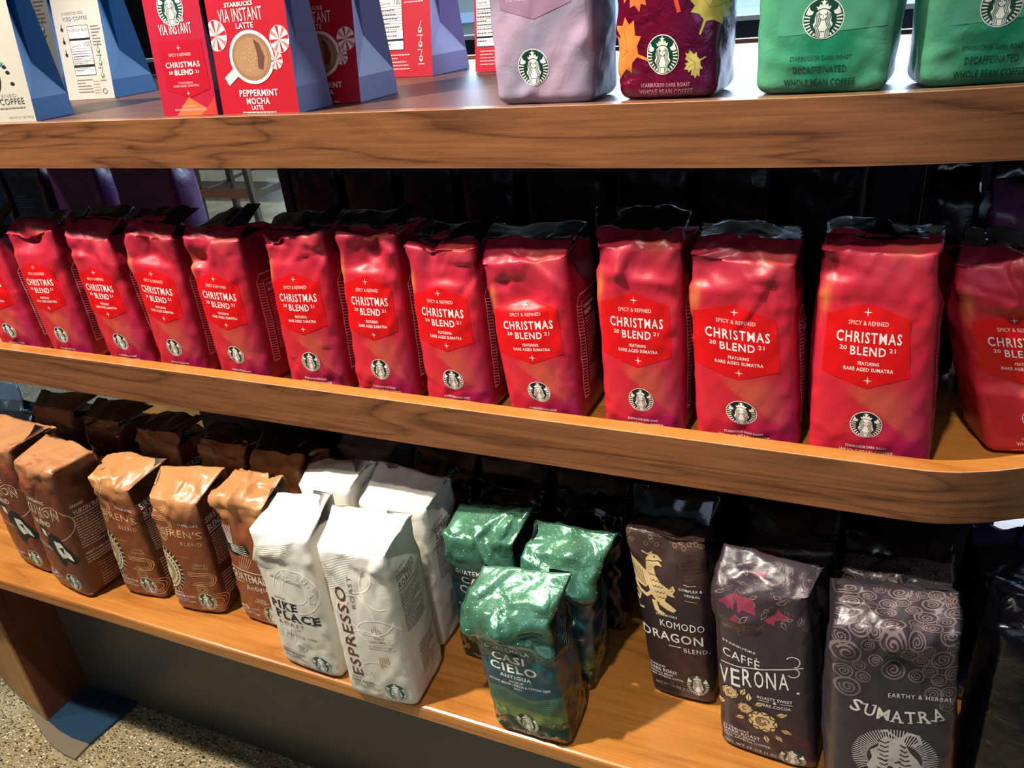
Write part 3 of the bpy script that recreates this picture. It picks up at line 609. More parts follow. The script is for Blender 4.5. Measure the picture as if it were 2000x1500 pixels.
A.line([(-.44, 1.42), (-.36, 1.34), (-.28, 1.36)], .03, GO, 2, DP)
for k in range(6): A.line([(-.46+k*.045, 2.06-k*.035), (-.34+k*.03, 1.74-k*.012)], .01, DK, 3, DP)
for k in range(15): A.arc(-.1+.055*(k % 3)+.03*(k//3), 1.88-.07*(k//3), .03, 3.3, 6.1, .009, DK, 3, DP, 6)
A.line([(-.12, 2.04), (0, 2.04), (.08, 2.06)], .01, DK, 3, DP)
for k in range(3): A.line([(.2+k*.03, 1.72-k*.03), (.27+k*.01, 1.75-k*.035)], .008, DK, 3, DP)
A.disc(-.0, 2.09, .014, (40, 26, 20), 3, 'dragon_picture', 8); A.line([(-.18, 2.16), (-.1, 2.12), (-.02, 2.16)], .02, GO, 2, 'dragon_picture')
A.arc(.34, 2.0, .22, 0, 6.283, .02, (72, 52, 48), 1, 'pattern', 26); A.arc(.34, 2.0, .15, 0, 6.283, .012, (72, 52, 48), 1, 'pattern', 20)
for k in range(12): A.line([(.18, 2.1-k*.05), (.5, 2.16-k*.05)], .007, (70, 50, 46), 1, 'pattern')
rd = random.Random(2)
for k in range(60): A.arc(rd.uniform(-.48, .48), rd.uniform(2.25, 2.75), .025, 0, 6.28, .008, (150, 116, 96), 1, 'pattern', 8)
for yy, t, hh, ww in ((.52, 'STARBUCKS', .03, .26), (.46, 'DARK ROAST', .055, .44), (.40, 'WHOLE BEAN', .03, .36), (.355, '100% ARABICA COFFEE', .03, .52)): A.txt(t, -.47+ww/2, yy, hh, ww, off=.012)
A.txt('NET WT 16 OZ (1 lb) 453 g', -.05, .22, .055, .72, (200, 190, 186), off=0); siren(A, .27, .34, .17, (14, 66, 46), (240, 238, 228), ring=False); ART['komodo'] = A
A.parts[DP] = [(v*np.array([.82, 1])+np.array([-.17, 0]), f, c, l) for v, f, c, l in A.parts[DP]]
# --- verona
A = Art(2.35)
A.txt('STARBUCKS', -.24, 1.70, .03, .36, shear=-.3, off=.01); A.txt('CAFF\u00c8', -.22, 1.555, .15, .40, off=.0, shear=-.28, sp=1.1)
A.line([(-.45, 1.42), (-.25, 1.41), (.0, 1.44), (.42, 1.51)], .012, WHT); A.arc(.32, 1.58, .07, -1.4, 2.6, .01, WHT, 2, 'graphic'); A.arc(.32, 1.44, .06, 1.4, -2.6, .01, WHT, 2, 'graphic')
for i, ch in enumerate('VERONA.'):
    A.txt(ch, -.42+i*.128, 1.25-(.03 if i < 2 else 0)+.012*i, .26-.01*abs(i-1) if ch != '.' else .035, .1 if ch != '.' else .03, off=.004) if ch != '.' else A.disc(.36, 1.17, .016, WHT, 2, 'lettering', 10)
A.txt('ROASTY SWEET', .12, 1.03, .042, .36, off=.01); A.line([(-.05, .985), (.06, .985)], .008, WHT); A.line([(.18, .985), (.3, .985)], .008, WHT); A.txt('&', .12, .985, .04); A.txt('DARK COCOA', .12, .925, .042, .32, off=.01)
def rose(A, x, y, r, c1=(234, 204, 146), c2=(70, 48, 34), part='rose_picture'):
    for k in range(9):
        a = k*.698; A.disc(x+r*.55*math.cos(a), y+r*.55*math.sin(a), r*.42, c1, 2+.02*(k % 3), part, 12); A.arc(x+r*.55*math.cos(a), y+r*.55*math.sin(a), r*.40, a-1.7, a+1.7, r*.085, c2, 3.2, part, 8)
    A.disc(x, y, r*.42, c1, 3.1, part, 14); 
    for k in range(3): A.arc(x, y, r*(.42-.13*k), k, k+4.8, r*.085, c2, 3.4, part, 10)
rose(A, -.36, .98, .1); rose(A, -.02, .66, .17); rose(A, -.2, .8, .09)
for x, y, a in ((-.24, .98, 1.2), (-.1, .88, .6), (.12, .8, .3), (.16, .6, -.4), (.0, .46, -1.4), (-.2, .66, 3.6), (-.42, .82, 3.9), (-.16, .92, 1.5), (.1, .5, -.9)):
    c, s_ = math.cos(a), math.sin(a); l = .13
    A.poly([(x, y), (x+.5*l*c-.25*l*s_, y+.5*l*s_+.25*l*c), (x+l*c, y+l*s_), (x+.5*l*c+.25*l*s_, y+.5*l*s_-.25*l*c)], (234, 204, 146), 2, 'rose_picture'); A.line([(x, y), (x+.8*l*c, y+.8*l*s_)], .01, (70, 48, 34), 3, 'rose_picture')
rd = random.Random(6)
for k in range(70):
    x, y = rd.uniform(-.48, .48), rd.uniform(1.92, 2.95); a = rd.uniform(0, 6.28); l = rd.uniform(.06, .13); c, s_ = math.cos(a), math.sin(a); cc = rd.choice([(120, 96, 92), (100, 78, 78), (140, 118, 110)])
    A.line([(x, y), (x+.5*l*c-.25*l*s_, y+.5*l*s_+.25*l*c), (x+l*c, y+l*s_), (x+.5*l*c+.25*l*s_, y+.5*l*s_-.25*l*c), (x, y)], .009, cc, 1, 'pattern')
for x, y, r in ((-.32, 2.32, .11), (-.18, 2.3, .12), (-.1, 2.24, .1), (.12, 2.1, .08), (.2, 2.14, .09), (-.05, 2.8, .1), (-.25, 2.12, .07)):
    a = rd.uniform(0, 2); A.poly([(x+r*math.cos(a+k*2.094), y+r*math.sin(a+k*2.094)) for k in range(3)], (132, 54, 72), 1.5, 'pattern')
for yy, t, hh, ww in ((.40, 'STARBUCKS', .032, .28), (.345, 'DARK ROAST', .05, .4), (.29, 'WHOLE BEAN', .032, .34), (.245, '100% ARABICA COFFEE', .032, .5)): A.txt(t, -.46+ww/2, yy, hh, ww, off=.012)
A.txt('NET WT 16 OZ (1 lb) 453 g', -.1, .13, .05, .72, off=0); siren(A, .27, .17, .14, (14, 66, 46), (240, 238, 228), ring=False); ART['verona'] = A
B = Art(2.35); B.txt('CAFF\u00c8 VERONA', .4, 1.2, .3, .9, (150, 150, 160), rot=-math.pi/2, off=0); B.para(.15, .7, .8, .2, 10, (120, 120, 130), 3); ART['verona_side'] = B
# --- sumatra
A = Art(2.35); SW = (116, 100, 98); SC = (222, 216, 206)
A.txt('EARTHY & HERBAL', .2, 1.735, .045, .5, SC, off=.01, arc=.25, sp=1.25)
for i, ch in enumerate('SUMATRA'):
    x = -.30+i*.108; y = 1.50+.42*(x-.03)**2*1.2-.0; A.txt(ch, x, y, .12+.02*abs(i-3)/3, .085 if ch != 'M' else .1, SC, off=.014, rot=.9*(x-.03))
    a = .9*(x-.03)
    for sy in ((-1,) if ch in 'AR' else ((1,) if ch == 'U' else ((-1,) if ch == 'T' else ()))):
        for sx in ((-1, 1) if ch != 'T' else (0,)): A.poly([(x+sx*.036-.02, y+sy*.062-.006), (x+sx*.036+.02, y+sy*.062-.006), (x+sx*.036+.02, y+sy*.062+.006), (x+sx*.036-.02, y+sy*.062+.006)], SC, 2, 'lettering')
for k in range(58):
    a = -.6+k*(math.pi+1.2)/57; A.line([(.02+.22*math.cos(a), 1.0+.2*math.sin(a)), (.02+.345*math.cos(a), 1.0+.35*math.sin(a))], .0075, SC, 2, 'rays')
A.poly([(-.1, 1.2), (-.06, 1.26), (.0, 1.24), (.06, 1.27), (.1, 1.2), (.14, 1.1), (.2, 1.02), (.26, .9), (.2, .8), (.1, .72), (-.04, .68), (-.14, .74), (-.2, .86), (-.16, .98), (-.18, 1.06), (-.12, 1.12)], (196, 190, 182), 2, 'tiger_picture')
for k in range(9):
    y = 1.2-k*.055; A.line([(-.12+.02*(k % 2), y), (-.06, y-.02), (-.03, y+.0)], .014, (40, 36, 38), 3, 'tiger_picture'); A.line([(.2-.012*(8-k), y-.03), (.1, y-.05), (.06, y-.02)], .016, (40, 36, 38), 3, 'tiger_picture')
A.line([(-.1, .98), (-.04, .95)], .016, (40, 36, 38), 3, 'tiger_picture'); A.line([(.02, .95), (.07, .98)], .016, (40, 36, 38), 3, 'tiger_picture'); A.disc(-.01, .88, .025, (40, 36, 38), 3, 'tiger_picture', 8)
A.line([(.06, 1.24), (.12, 1.32), (.2, 1.3), (.22, 1.22), (.16, 1.18)], .035, (196, 190, 182), 2, 'tiger_picture'); A.line([(.06, 1.24), (-.06, 1.33), (-.1, 1.3)], .02, (196, 190, 182), 2, 'tiger_picture')
rd = random.Random(11)
pts = []
for k in range(900):
    x, y, r = rd.uniform(-.47, .47), rd.uniform(1.66, 3.1), rd.uniform(.05, .11)
    if y < 1.95-.5*x*x-.0 and x > -.25 and x < .3: continue
    if all((x-a)**2+(y-b)**2 > ((r+c)*.82)**2 for a, b, c in pts): pts.append((x, y, r))
for k, (x, y, r) in enumerate(pts):
    A.arc(x, y, r, 0, 6.283, r*.2, SW, 1, 'pattern', 22); spiral(A, x, y, r*.72, SW, r*.17, 1.8, 1, d=1 if k % 2 else -1)
A.txt('STARBUCKS', -.3, .42, .03, .3, SC); siren(A, .3, .2, .13, (14, 66, 46), SC, ring=False); A.txt('DARK ROAST', -.25, .34, .05, .4, SC); ART['sumatra'] = A
B = Art(2.35); B.txt('SUMATRA', .45, 1.2, .3, .9, (170, 166, 160), rot=-math.pi/2, off=0); B.para(.15, .85, .7, .1, 12, (140, 136, 130), 5); ART['sumatra_side'] = B
# --- lilac blend
A = Art(2.0)
A.poly([(-.36, 1.7), (.34, 1.7), (.34, .86), (-.02, .74), (-.36, .84)], (150, 116, 140), 1, 'label_panel')
A.txt('VERANDA', -.02, 1.35, .1, .5, WHT, off=.012); A.txt('BLEND', -.02, 1.13, .1, .42, (232, 220, 224), off=.012); A.txt('20', -.3, 1.15, .04, .06); A.txt('FEATURING SUMATRA', -.03, .92, .045, .5, (210, 190, 206)); siren(A, -.06, .34, .15, (12, 56, 44), (238, 238, 226)); ART['lilac'] = A
A = Art(2.0); A.parts.clear(); A.poly([(-.36, 1.7), (.34, 1.7), (.34, .86), (-.02, .74), (-.36, .84)], (150, 116, 140), 1, 'label_panel')
A.txt('BLEND', -.02, 1.13, .1, .42, (232, 220, 224), off=.012); A.txt('20', -.3, 1.15, .04, .06); A.txt('FEATURING SUMATRA', -.03, .92, .045, .5, (210, 190, 206)); siren(A, -.06, .34, .15, (12, 56, 44), (238, 238, 226)); ART['lilac'] = A
# --- maple
def maple(A, x, y, r, rot, col, lay=1):
    pn = 'maple_leaf#%d' % int(x*1000+y*100)
    half = [(0, 1), (.16, .7), (.34, .78), (.28, .42), (.62, .66), (.68, .46), (.98, .44), (.8, .22), (1.0, .08), (.56, -.12), (.62, -.36), (.28, -.3), (.05, -.42), (.04, -.9)]
    p = half+[(-a, b) for a, b in reversed(half[1:])]; c, s_ = math.cos(rot), math.sin(rot)
    A.poly([(x+r*(a*c-b*s_), y+r*(a*s_+b*c)) for a, b in p], col, lay, pn)
    for a in (0, 1.0, -1.0): A.line([(x, y-.0*r), (x+r*.7*math.sin(-rot+a)*1, y+r*.7*math.cos(-rot+a))], .006, tuple(int(v*.75) for v in col), lay+.3, pn)
A = Art(2.0)
for x, y, r, rot, c in ((.02, 1.1, .46, .3, (196, 70, 50)), (-.38, .42, .26, 1.2, (216, 130, 60)), (-.3, .98, .24, 2.2, (200, 110, 60)), (.42, .72, .24, -.4, (170, 160, 80)), (.3, .3, .12, 2, (180, 170, 90)), (-.3, 1.6, .3, .4, (186, 190, 96)), (.3, 1.6, .3, 3, (150, 40, 60))): maple(A, x, y, r, rot, c)
siren(A, -.02, .38, .155, (14, 56, 44), (234, 234, 216), lay=2); A.txt('STARBUCKS\u00ae DARK ROAST', 0, .13, .035, .5, (190, 140, 150)); A.txt('WHOLE BEAN COFFEE', 0, .07, .045, .55, (190, 140, 150)); ART['maple'] = A
# --- decaf green
A = Art(2.0)
A.poly([(-.30, .98), (-.14, 1.22), (.2, 1.22), (.46, .86), (.46, .5), (-.34, .46)], (74, 150, 118), .4, 'facet'); A.poly([(.22, 1.4), (.46, 1.4), (.46, .9), (.2, 1.2)], (130, 176, 150), .5, 'facet'); A.poly([(-.46, 1.5), (-.1, 1.5), (-.14, 1.22), (-.32, .98)], (40, 120, 88), .5, 'facet')
A.poly([(-.30, 1.9), (.34, 1.9), (.34, 1.5), (.02, 1.38), (-.30, 1.5)], (20, 90, 66), .8, 'label_panel')
siren(A, 0, .58, .145, (12, 62, 46), (220, 226, 214)); A.txt('STARBUCKS\u00ae DARK ROAST', 0, .29, .038, .46, (16, 74, 54)); A.txt('DECAFFEINATED', 0, .2, .055, .4, (8, 56, 42), off=.012); A.txt('WHOLE BEAN COFFEE', 0, .1, .055, .54, (8, 56, 42), off=.012)
A.txt('DECAF', 0, 1.65, .1, .4); ART['decaf'] = A
# --- plain back panels
A = Art(2.2); A.para(-.25, .3, 1.5, 1.2, 5, (40, 50, 70), 1, .3); A.para(-.3, .3, 1.0, .5, 9, (30, 40, 60), 4, .3); A.txt('NET WT 16 OZ', 0, .3, .04, .3, (40, 50, 70)); ART['back'] = A
A = Art(2.2); A.para(-.25, .3, 1.5, 1.2, 5, (110, 70, 50), 1, .3); A.txt('STARBUCKS', 0, 1.7, .06, .4); A.txt('ORGANIC', .1, 1.45, .08, .5); ART['brownback'] = A
# ------------------------------------------------------------------ coffee bag builder
def mixc(a, b, t): t = np.clip(t, 0, 1)[..., None]; return a*(1-t)+b*t
def LC(c): return np.array(lin(c))
def smooth(a, b, x): t = np.clip((x-a)/(b-a), 0, 1); return t*t*(3-2*t)

def colour_red(s, y, sd):
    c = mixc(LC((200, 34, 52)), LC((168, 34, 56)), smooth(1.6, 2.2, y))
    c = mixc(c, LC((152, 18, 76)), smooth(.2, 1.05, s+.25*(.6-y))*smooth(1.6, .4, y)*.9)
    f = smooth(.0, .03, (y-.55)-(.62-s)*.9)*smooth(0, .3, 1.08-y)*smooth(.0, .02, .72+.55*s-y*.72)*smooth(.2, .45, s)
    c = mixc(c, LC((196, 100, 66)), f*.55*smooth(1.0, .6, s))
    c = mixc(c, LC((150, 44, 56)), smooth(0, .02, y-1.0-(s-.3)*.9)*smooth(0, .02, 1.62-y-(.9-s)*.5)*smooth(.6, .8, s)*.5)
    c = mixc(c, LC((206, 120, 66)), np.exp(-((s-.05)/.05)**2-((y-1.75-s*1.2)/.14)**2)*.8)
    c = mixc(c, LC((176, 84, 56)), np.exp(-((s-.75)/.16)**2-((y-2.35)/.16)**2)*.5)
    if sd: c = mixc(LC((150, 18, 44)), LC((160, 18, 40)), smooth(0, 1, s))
    return c
def flat(c, c2=None):
    def f(s, y, sd):
        a = np.zeros(s.shape+(3,))+LC(c)
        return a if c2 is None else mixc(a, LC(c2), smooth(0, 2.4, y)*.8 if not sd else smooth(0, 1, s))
    return f
def colour_maple(s, y, sd):
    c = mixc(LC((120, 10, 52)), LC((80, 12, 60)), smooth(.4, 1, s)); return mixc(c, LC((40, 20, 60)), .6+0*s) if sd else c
def colour_green(s, y, sd):
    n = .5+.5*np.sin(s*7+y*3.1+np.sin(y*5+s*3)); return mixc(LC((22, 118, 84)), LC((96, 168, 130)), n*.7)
def colour_lilac(s, y, sd):
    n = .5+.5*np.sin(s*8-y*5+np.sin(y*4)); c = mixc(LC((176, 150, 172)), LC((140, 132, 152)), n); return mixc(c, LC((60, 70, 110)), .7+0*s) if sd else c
def colour_casi(s, y, sd):
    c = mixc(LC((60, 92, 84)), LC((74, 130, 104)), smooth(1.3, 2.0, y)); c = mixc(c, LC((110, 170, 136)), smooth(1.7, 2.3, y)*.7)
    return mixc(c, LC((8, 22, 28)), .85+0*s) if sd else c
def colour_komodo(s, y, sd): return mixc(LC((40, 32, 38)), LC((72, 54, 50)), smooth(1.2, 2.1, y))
def colour_yukon(s, y, sd):
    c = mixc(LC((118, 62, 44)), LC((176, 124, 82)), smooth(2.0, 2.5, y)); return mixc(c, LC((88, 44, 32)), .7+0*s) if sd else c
def colour_siren(s, y, sd):
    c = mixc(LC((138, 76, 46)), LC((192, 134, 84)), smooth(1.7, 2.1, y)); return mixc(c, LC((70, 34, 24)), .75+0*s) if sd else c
def colour_white(s, y, sd): return mixc(LC((222, 216, 200)), LC((236, 233, 224)), smooth(1.9, 2.3, y))

STY = {
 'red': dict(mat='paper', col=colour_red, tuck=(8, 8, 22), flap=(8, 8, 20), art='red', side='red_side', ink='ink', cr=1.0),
 'espresso': dict(mat='paper', col=colour_white, tuck=(92, 88, 92), flap=(150, 150, 150), art='espresso', side='espresso_side', ink='ink', cr=.8),
 'pike': dict(mat='paper', col=colour_white, tuck=(92, 88, 92), flap=(150, 150, 150), art='pike', side='espresso_side', ink='ink', cr=.8),
 'sirens': dict(mat='satin', col=colour_siren, tuck=(10, 6, 10), flap=(6, 6, 14), art='sirens', side='sirens_side', ink='ink', cr=.9),
 'yukon': dict(mat='satin', col=colour_yukon, tuck=(10, 6, 10), flap=(6, 6, 14), art='yukon', side='yukon_side', ink='ink', cr=.9),
 'organic': dict(mat='foil', col=colour_yukon, tuck=(10, 6, 10), flap=(6, 6, 14), art='brownback', side=None, ink='ink', cr=1.3),
 'guatemala': dict(mat='satin', col=colour_siren, tuck=(10, 6, 10), flap=(6, 6, 14), art='guatemala', side='sirens_side', ink='ink', cr=1.3),
 'casi': dict(mat='foil', col=colour_casi, tuck=(4, 8, 16), flap=(6, 16, 24), art='casi', side='casi_side', ink='inkg', cr=1.5),
 'komodo': dict(mat='satin', col=colour_komodo, tuck=(4, 5, 12), flap=(5, 6, 14), art='komodo', side=None, ink='inkg', cr=.8),
 'verona': dict(mat='satin', col=flat((42, 36, 46), (64, 52, 56)), tuck=(4, 5, 12), flap=(5, 6, 14), art='verona', side='verona_side', ink='inkg', cr=.8),
 'sumatra': dict(mat='satin', col=flat((52, 48, 54), (56, 48, 54)), tuck=(4, 5, 12), flap=(5, 6, 14), art='sumatra', side='sumatra_side', ink='inkg', cr=1.0),
 'lilac': dict(mat='satin', col=colour_lilac, tuck=(60, 60, 90), flap=(20, 20, 40), art='lilac', side=None, ink='ink', cr=1.2),
 'maple': dict(mat='foil', col=colour_maple, tuck=(30, 10, 40), flap=(10, 10, 20), art='maple', side=None, ink='inkg', cr=1.2),
 'decaf': dict(mat='satin', col=colour_green, tuck=(8, 50, 40), flap=(8, 30, 30), art='decaf', side=None, ink='ink', cr=1.0),
 'black': dict(mat='foil', col=flat((7, 8, 18)), tuck=(4, 5, 14), flap=(6, 8, 20), art=None, side=None, ink='ink', cr=1.6),
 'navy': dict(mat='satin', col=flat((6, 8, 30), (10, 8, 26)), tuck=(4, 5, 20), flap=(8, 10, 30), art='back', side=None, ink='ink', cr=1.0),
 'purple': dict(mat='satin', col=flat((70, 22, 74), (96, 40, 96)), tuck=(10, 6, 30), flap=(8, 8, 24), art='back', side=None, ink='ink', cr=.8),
 'rose': dict(mat='satin', col=flat((88, 40, 78), (110, 60, 100)), tuck=(20, 10, 30), flap=(20, 10, 30), art=None, side=None, ink='ink', cr=1.2),
 'grey': dict(mat='satin', col=flat((120, 104, 96)), tuck=(40, 40, 60), flap=(40, 50, 80), art=None, side=None, ink='ink', cr=1.0),
 'silver': dict(mat='foil', col=flat((110, 130, 150)), tuck=(20, 30, 50), flap=(120, 150, 180), art=None, side=None, ink='ink', cr=1.2),
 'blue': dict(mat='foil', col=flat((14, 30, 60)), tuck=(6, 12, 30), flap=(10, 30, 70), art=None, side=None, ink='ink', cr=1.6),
}

def crumple(a, b, seed, amp, zones):
    """sum of straight tent-shaped folds with planar flanks; zones: (a0,a1,b0,b1,count,amplitude,length,width)"""
    rd = random.Random(seed); d = np.zeros_like(a)
    for a0, a1, b0, b1, cnt, am, ln, wd in zones:
        for _ in range(cnt):
            ca, cb = rd.uniform(a0, a1), rd.uniform(b0, b1); th = rd.uniform(0, math.pi); L = ln*rd.uniform(.6, 1.6); W_ = wd*rd.uniform(.6, 1.5)
            if rd.random() < .3: th = rd.uniform(-.5, .5)
            u = (a-ca)*math.cos(th)+(b-cb)*math.sin(th); v = -(a-ca)*math.sin(th)+(b-cb)*math.cos(th)+rd.uniform(-2.5, 2.5)*u*u
            m = am*rd.uniform(.4, 1)*rd.choice([-1, 1, 1]); W2_ = W_*rd.uniform(.12, 1.0)
            prof = np.where(v > 0, np.clip(1-v/W_, 0, 1), np.clip(1+v/W2_, 0, 1))
            d += m*prof*np.clip(1-np.abs(u)/(L*1.3), 0, 1)
    return d*amp

def bag(style, label, group, A, B, SL, SR, RL, RR, D=.11, flap=None, seed=1, lean=0.0, hi=True, bulge=.009, name='coffee_bag', art=True, dents=(), G1=.42, xs=1.0, x0=.5):
    """A,B front bottom corners; SL,SR front shoulder corners; RL,RR ridge ends (units, np arrays); flap=(FL,FR) tips of the seal strip"""
    st = STY[style]; A, B, SL, SR, RL, RR = [np.asarray(p, float) for p in (A, B, SL, SR, RL, RR)]
    if hi: NU, NS, NB, NT, NF = 36, 16, 66, 22, 7
    else: NU, NS, NB, NT, NF = 18, 8, 28, 10, 5
    if flap is None: NF = 0
    o = (A+B)/2; d = (B-A)[:2]; yaw = math.atan2(d[1], d[0]); dx = np.array([math.cos(yaw), math.sin(yaw), 0]); nn = np.array([-dx[1], dx[0], 0]); 
    def loc(p): q = (np.asarray(p)-o); return np.array([q @ dx, q @ nn, q[2]])*S
    A_, B_, SL_, SR_, RL_, RR_ = map(loc, (A, B, SL, SR, RL, RR)); Dm = D*S; e = np.array([0, 1., 0]); ex = np.array([1., 0, 0])
    Wm = np.linalg.norm(B_-A_); Hm = (SL_[2]+SR_[2])/2
    sF = np.linspace(0, 1, NU+1); q = np.linspace(0, 1, NS+1)
    rows = []; rc = []
    colf = st['col']
    def ringp(fl, fr, bl, br, G, t, body, bul):
        s = sF[:, None]; f = fl*(1-s)+fr*s
        prof = np.sin(np.pi*np.clip(sF, 0, 1))**.55
        f = f-e*(bul*prof)[:, None]
        edge = np.abs(2*sF-1)**12; f = f+e*(edge*.004*(1 if body else .3))[:, None]
        b = br*(1-s)+bl*s; b = b+e*(bul*.8*prof)[:, None]
        qq = q[:, None]; tri = 1-np.abs(2*q-1)
        sb = .006*np.sin(np.pi*q)*(1 if body else 0)*math.sin(math.pi*min(t, 1)) if body else 0*q
        rs = f[-1]*(1-qq)+b[0]*qq+ex*(sb-G*tri)[:, None]
        ls = b[-1]*(1-qq)+f[0]*qq-ex*(sb-G*tri)[:, None]
        return np.concatenate([f[:-1], rs[:-1], b[:-1], ls[:-1]])
    def ringc(y, body, zone, G=0):
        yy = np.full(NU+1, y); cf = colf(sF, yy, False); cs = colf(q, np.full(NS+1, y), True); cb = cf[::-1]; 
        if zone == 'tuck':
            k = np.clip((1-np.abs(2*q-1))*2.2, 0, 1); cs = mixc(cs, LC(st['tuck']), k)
        if zone == 'flap': z_ = LC(st['flap']); cf = cf*0+z_; cs = cs*0+z_; cb = cb*0+z_
        return np.concatenate([cf[:-1], cs[:-1], cb[:-1], cs[::-1][:-1]])
    for j in range(NB+1):
        t = j/NB; fl = A_*(1-t)+SL_*t; fr = B_*(1-t)+SR_*t; k = 1-.0*t
        back = e*Dm*(1-.06*t); G = Dm*.10*smooth(.78, 1, np.array(t)).item()
        ins = .006*(1-min(1, t/.05))**2
        bul = bulge*math.sin(math.pi*min(1, t*.93+.07))**.7
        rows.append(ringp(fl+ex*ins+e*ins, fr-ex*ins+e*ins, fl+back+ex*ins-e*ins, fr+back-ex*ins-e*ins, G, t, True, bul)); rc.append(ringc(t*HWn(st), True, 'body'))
    Lt = np.linalg.norm(RL_-SL_); eps = .003
    for j in range(1, NT+1):
        t = j/NT; fl = SL_*(1-t)+RL_*t; fr = SR_*(1-t)+RR_*t; bl = (SL_+e*Dm*.94)*(1-t)+(RL_+e*eps)*t; br = (SR_+e*Dm*.94)*(1-t)+(RR_+e*eps)*t
        dep = max(.001, np.linalg.norm(bl-fl)); G = Dm*(.10+(G1-.10)*t**.8)
        bul = .004*math.sin(math.pi*t)
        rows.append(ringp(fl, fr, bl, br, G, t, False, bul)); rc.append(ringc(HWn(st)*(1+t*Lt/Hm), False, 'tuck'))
    if NF:
        FL_, FR_ = loc(flap[0]), loc(flap[1])
        for j in range(1, NF+1):
            t = j/NF; fl = RL_*(1-t)+FL_*t; fr = RR_*(1-t)+FR_*t
            rows.append(ringp(fl, fr, fl+e*eps, fr+e*eps, Dm*G1*(1-.3*t), t, False, .002*math.sin(3*t))); rc.append(ringc(9, False, 'flap' if j > 1 else 'flap'))
    P = np.array(rows); CL = np.array(rc); NR, Mx = P.shape[:2]
    # normals and crumple
    def norms(P):
        du = np.roll(P, -1, 1)-np.roll(P, 1, 1); dv = np.empty_like(P); dv[1:-1] = P[2:]-P[:-2]; dv[0] = P[1]-P[0]; dv[-1] = P[-1]-P[-2]
        n = np.cross(du, dv); return n/(np.linalg.norm(n, axis=2, keepdims=True)+1e-12)
    N = norms(P)
    a = np.cumsum(np.r_[0, np.full(Mx-1, 2*(Wm+Dm)/Mx)])[None, :]+0*P[:, :, 0]
    b = np.cumsum(np.r_[[np.zeros(Mx)], np.linalg.norm(np.diff(P, axis=0), axis=2)], 0)
    b = b.mean(1)[:, None]+0*a
    tot = 2*(Wm+Dm); amp = st['cr']; Hh = Hm; Bt = b[-1, 0]
    zones = [(0, tot, .1*Hh, .85*Hh, 30 if hi else 12, .0016, .034, .014), (0, tot, .1*Hh, .85*Hh, 26 if hi else 0, .0007, .02, .005), (0, tot, .76*Hh, Hh*1.2, 26 if hi else 12, .0046, .036, .022), (0, tot, 0, .15*Hh, 10 if hi else 4, .0024, .018, .009), (0, Wm, .82*Hh, Bt, 8 if hi else 4, .0062, .05, .028), (0, tot, Hh*.9, Bt, 16, .0018, .03, .007)]
    dsp = crumple(a, b, seed, amp, zones)
    dsp += .0006*amp*np.sin(a*210+seed)*np.sin(b*170+seed*2)
    dsp *= 1-.55*((np.abs(a-Wm/2) < Wm*.46) & (b > .22*Hh) & (b < .9*Hh))*smooth(0, .06, np.minimum(b/Hh-.22, .9-b/Hh))
    for (ds_, dt_, rr, am) in dents:
        du_ = (a-ds_*Wm); dv_ = (b-dt_*Hh)+3*du_**2; rr_ = np.sqrt(du_**2+(dv_*np.where(dv_ < 0, 4.5, 1.1))**2); dsp += am*np.clip(1-rr_/rr, 0, 1)
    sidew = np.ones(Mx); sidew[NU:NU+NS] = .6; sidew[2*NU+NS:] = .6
    fade = np.clip(np.arange(NR)/4, 0, 1)[:, None]
    if NF: fade[-NF:] = .3
    P = P+N*(dsp*fade*sidew[None, :])[:, :, None]
    if NF:   # wavy seal strip
        f = np.zeros(NR); f[-NF:] = np.linspace(.2, 1, NF)
        P[:, :, 1] += (f[:, None]*(.003*np.sin(a*60+seed)+.0016*np.sin(a*170+seed*3))*(np.arange(Mx) < NU)[None, :])
        P[:, 2*NU+NS:, 1] += 0
        fr_w = np.concatenate([np.linspace(0, 1, NU+1)[:-1], np.ones(NS), np.linspace(1, 0, NU+1)[:-1], np.zeros(NS)])
        P[:, :, 2] += f[:, None]*(.0024*np.sin(fr_w*6+seed)+.0009*np.sin(fr_w*17+seed*2))[None, :]
        P[-NF:, NU+NS:2*NU+NS, 1] = P[-NF:, :NU, 1][:, ::-1]+eps
    P[:, :, 2] = np.maximum(P[:, :, 2], .0008); P[0, :, 2] = .0008
    N = norms(P)
    P2 = P.reshape(-1, 3); vid = lambda j, i: j*Mx+(i % Mx)
    jj, ii = np.meshgrid(np.arange(NR-1), np.arange(Mx), indexing='ij'); i2 = (ii+1) % Mx
    quads = np.stack([jj*Mx+ii, jj*Mx+i2, (jj+1)*Mx+i2, (jj+1)*Mx+ii], -1).reshape(-1, 4).tolist()
    fb = NR-NF-1
    body_q = [tuple(x) for x in quads[:fb*Mx]]
    bot = tuple(range(Mx-1, -1, -1))
    root = empty(name, Vector(tuple(o*S))+Vector((0, 0, CAMH*S)), yaw); tag(root, label, 'coffee bag', group)
    CLf = CL.reshape(-1, 3)
    if NF:
        bv = P2[:(fb+1)*Mx]; pouch = mk_obj('pouch', bv, body_q+[bot], M[st['mat']], root, True, CLf[:(fb+1)*Mx])
        off = fb*Mx; fq = [tuple(v-off for v in x) for x in quads[fb*Mx:]]
        last = (NR-1)*Mx-off
        for i in range(NU): fq.append((last+i, last+i+1, last+(NU+NS+NU-i-1) % Mx, last+(NU+NS+NU-i) % Mx))
        cf = CLf[off:].copy(); cf[:Mx] = LC(st['flap'])
        so_ = mk_obj('seal_strip', P2[off:], fq, M['seal'], root, True, cf); so_['label'] = 'glossy dark seal strip'
    else:
        last = (NR-1)*Mx
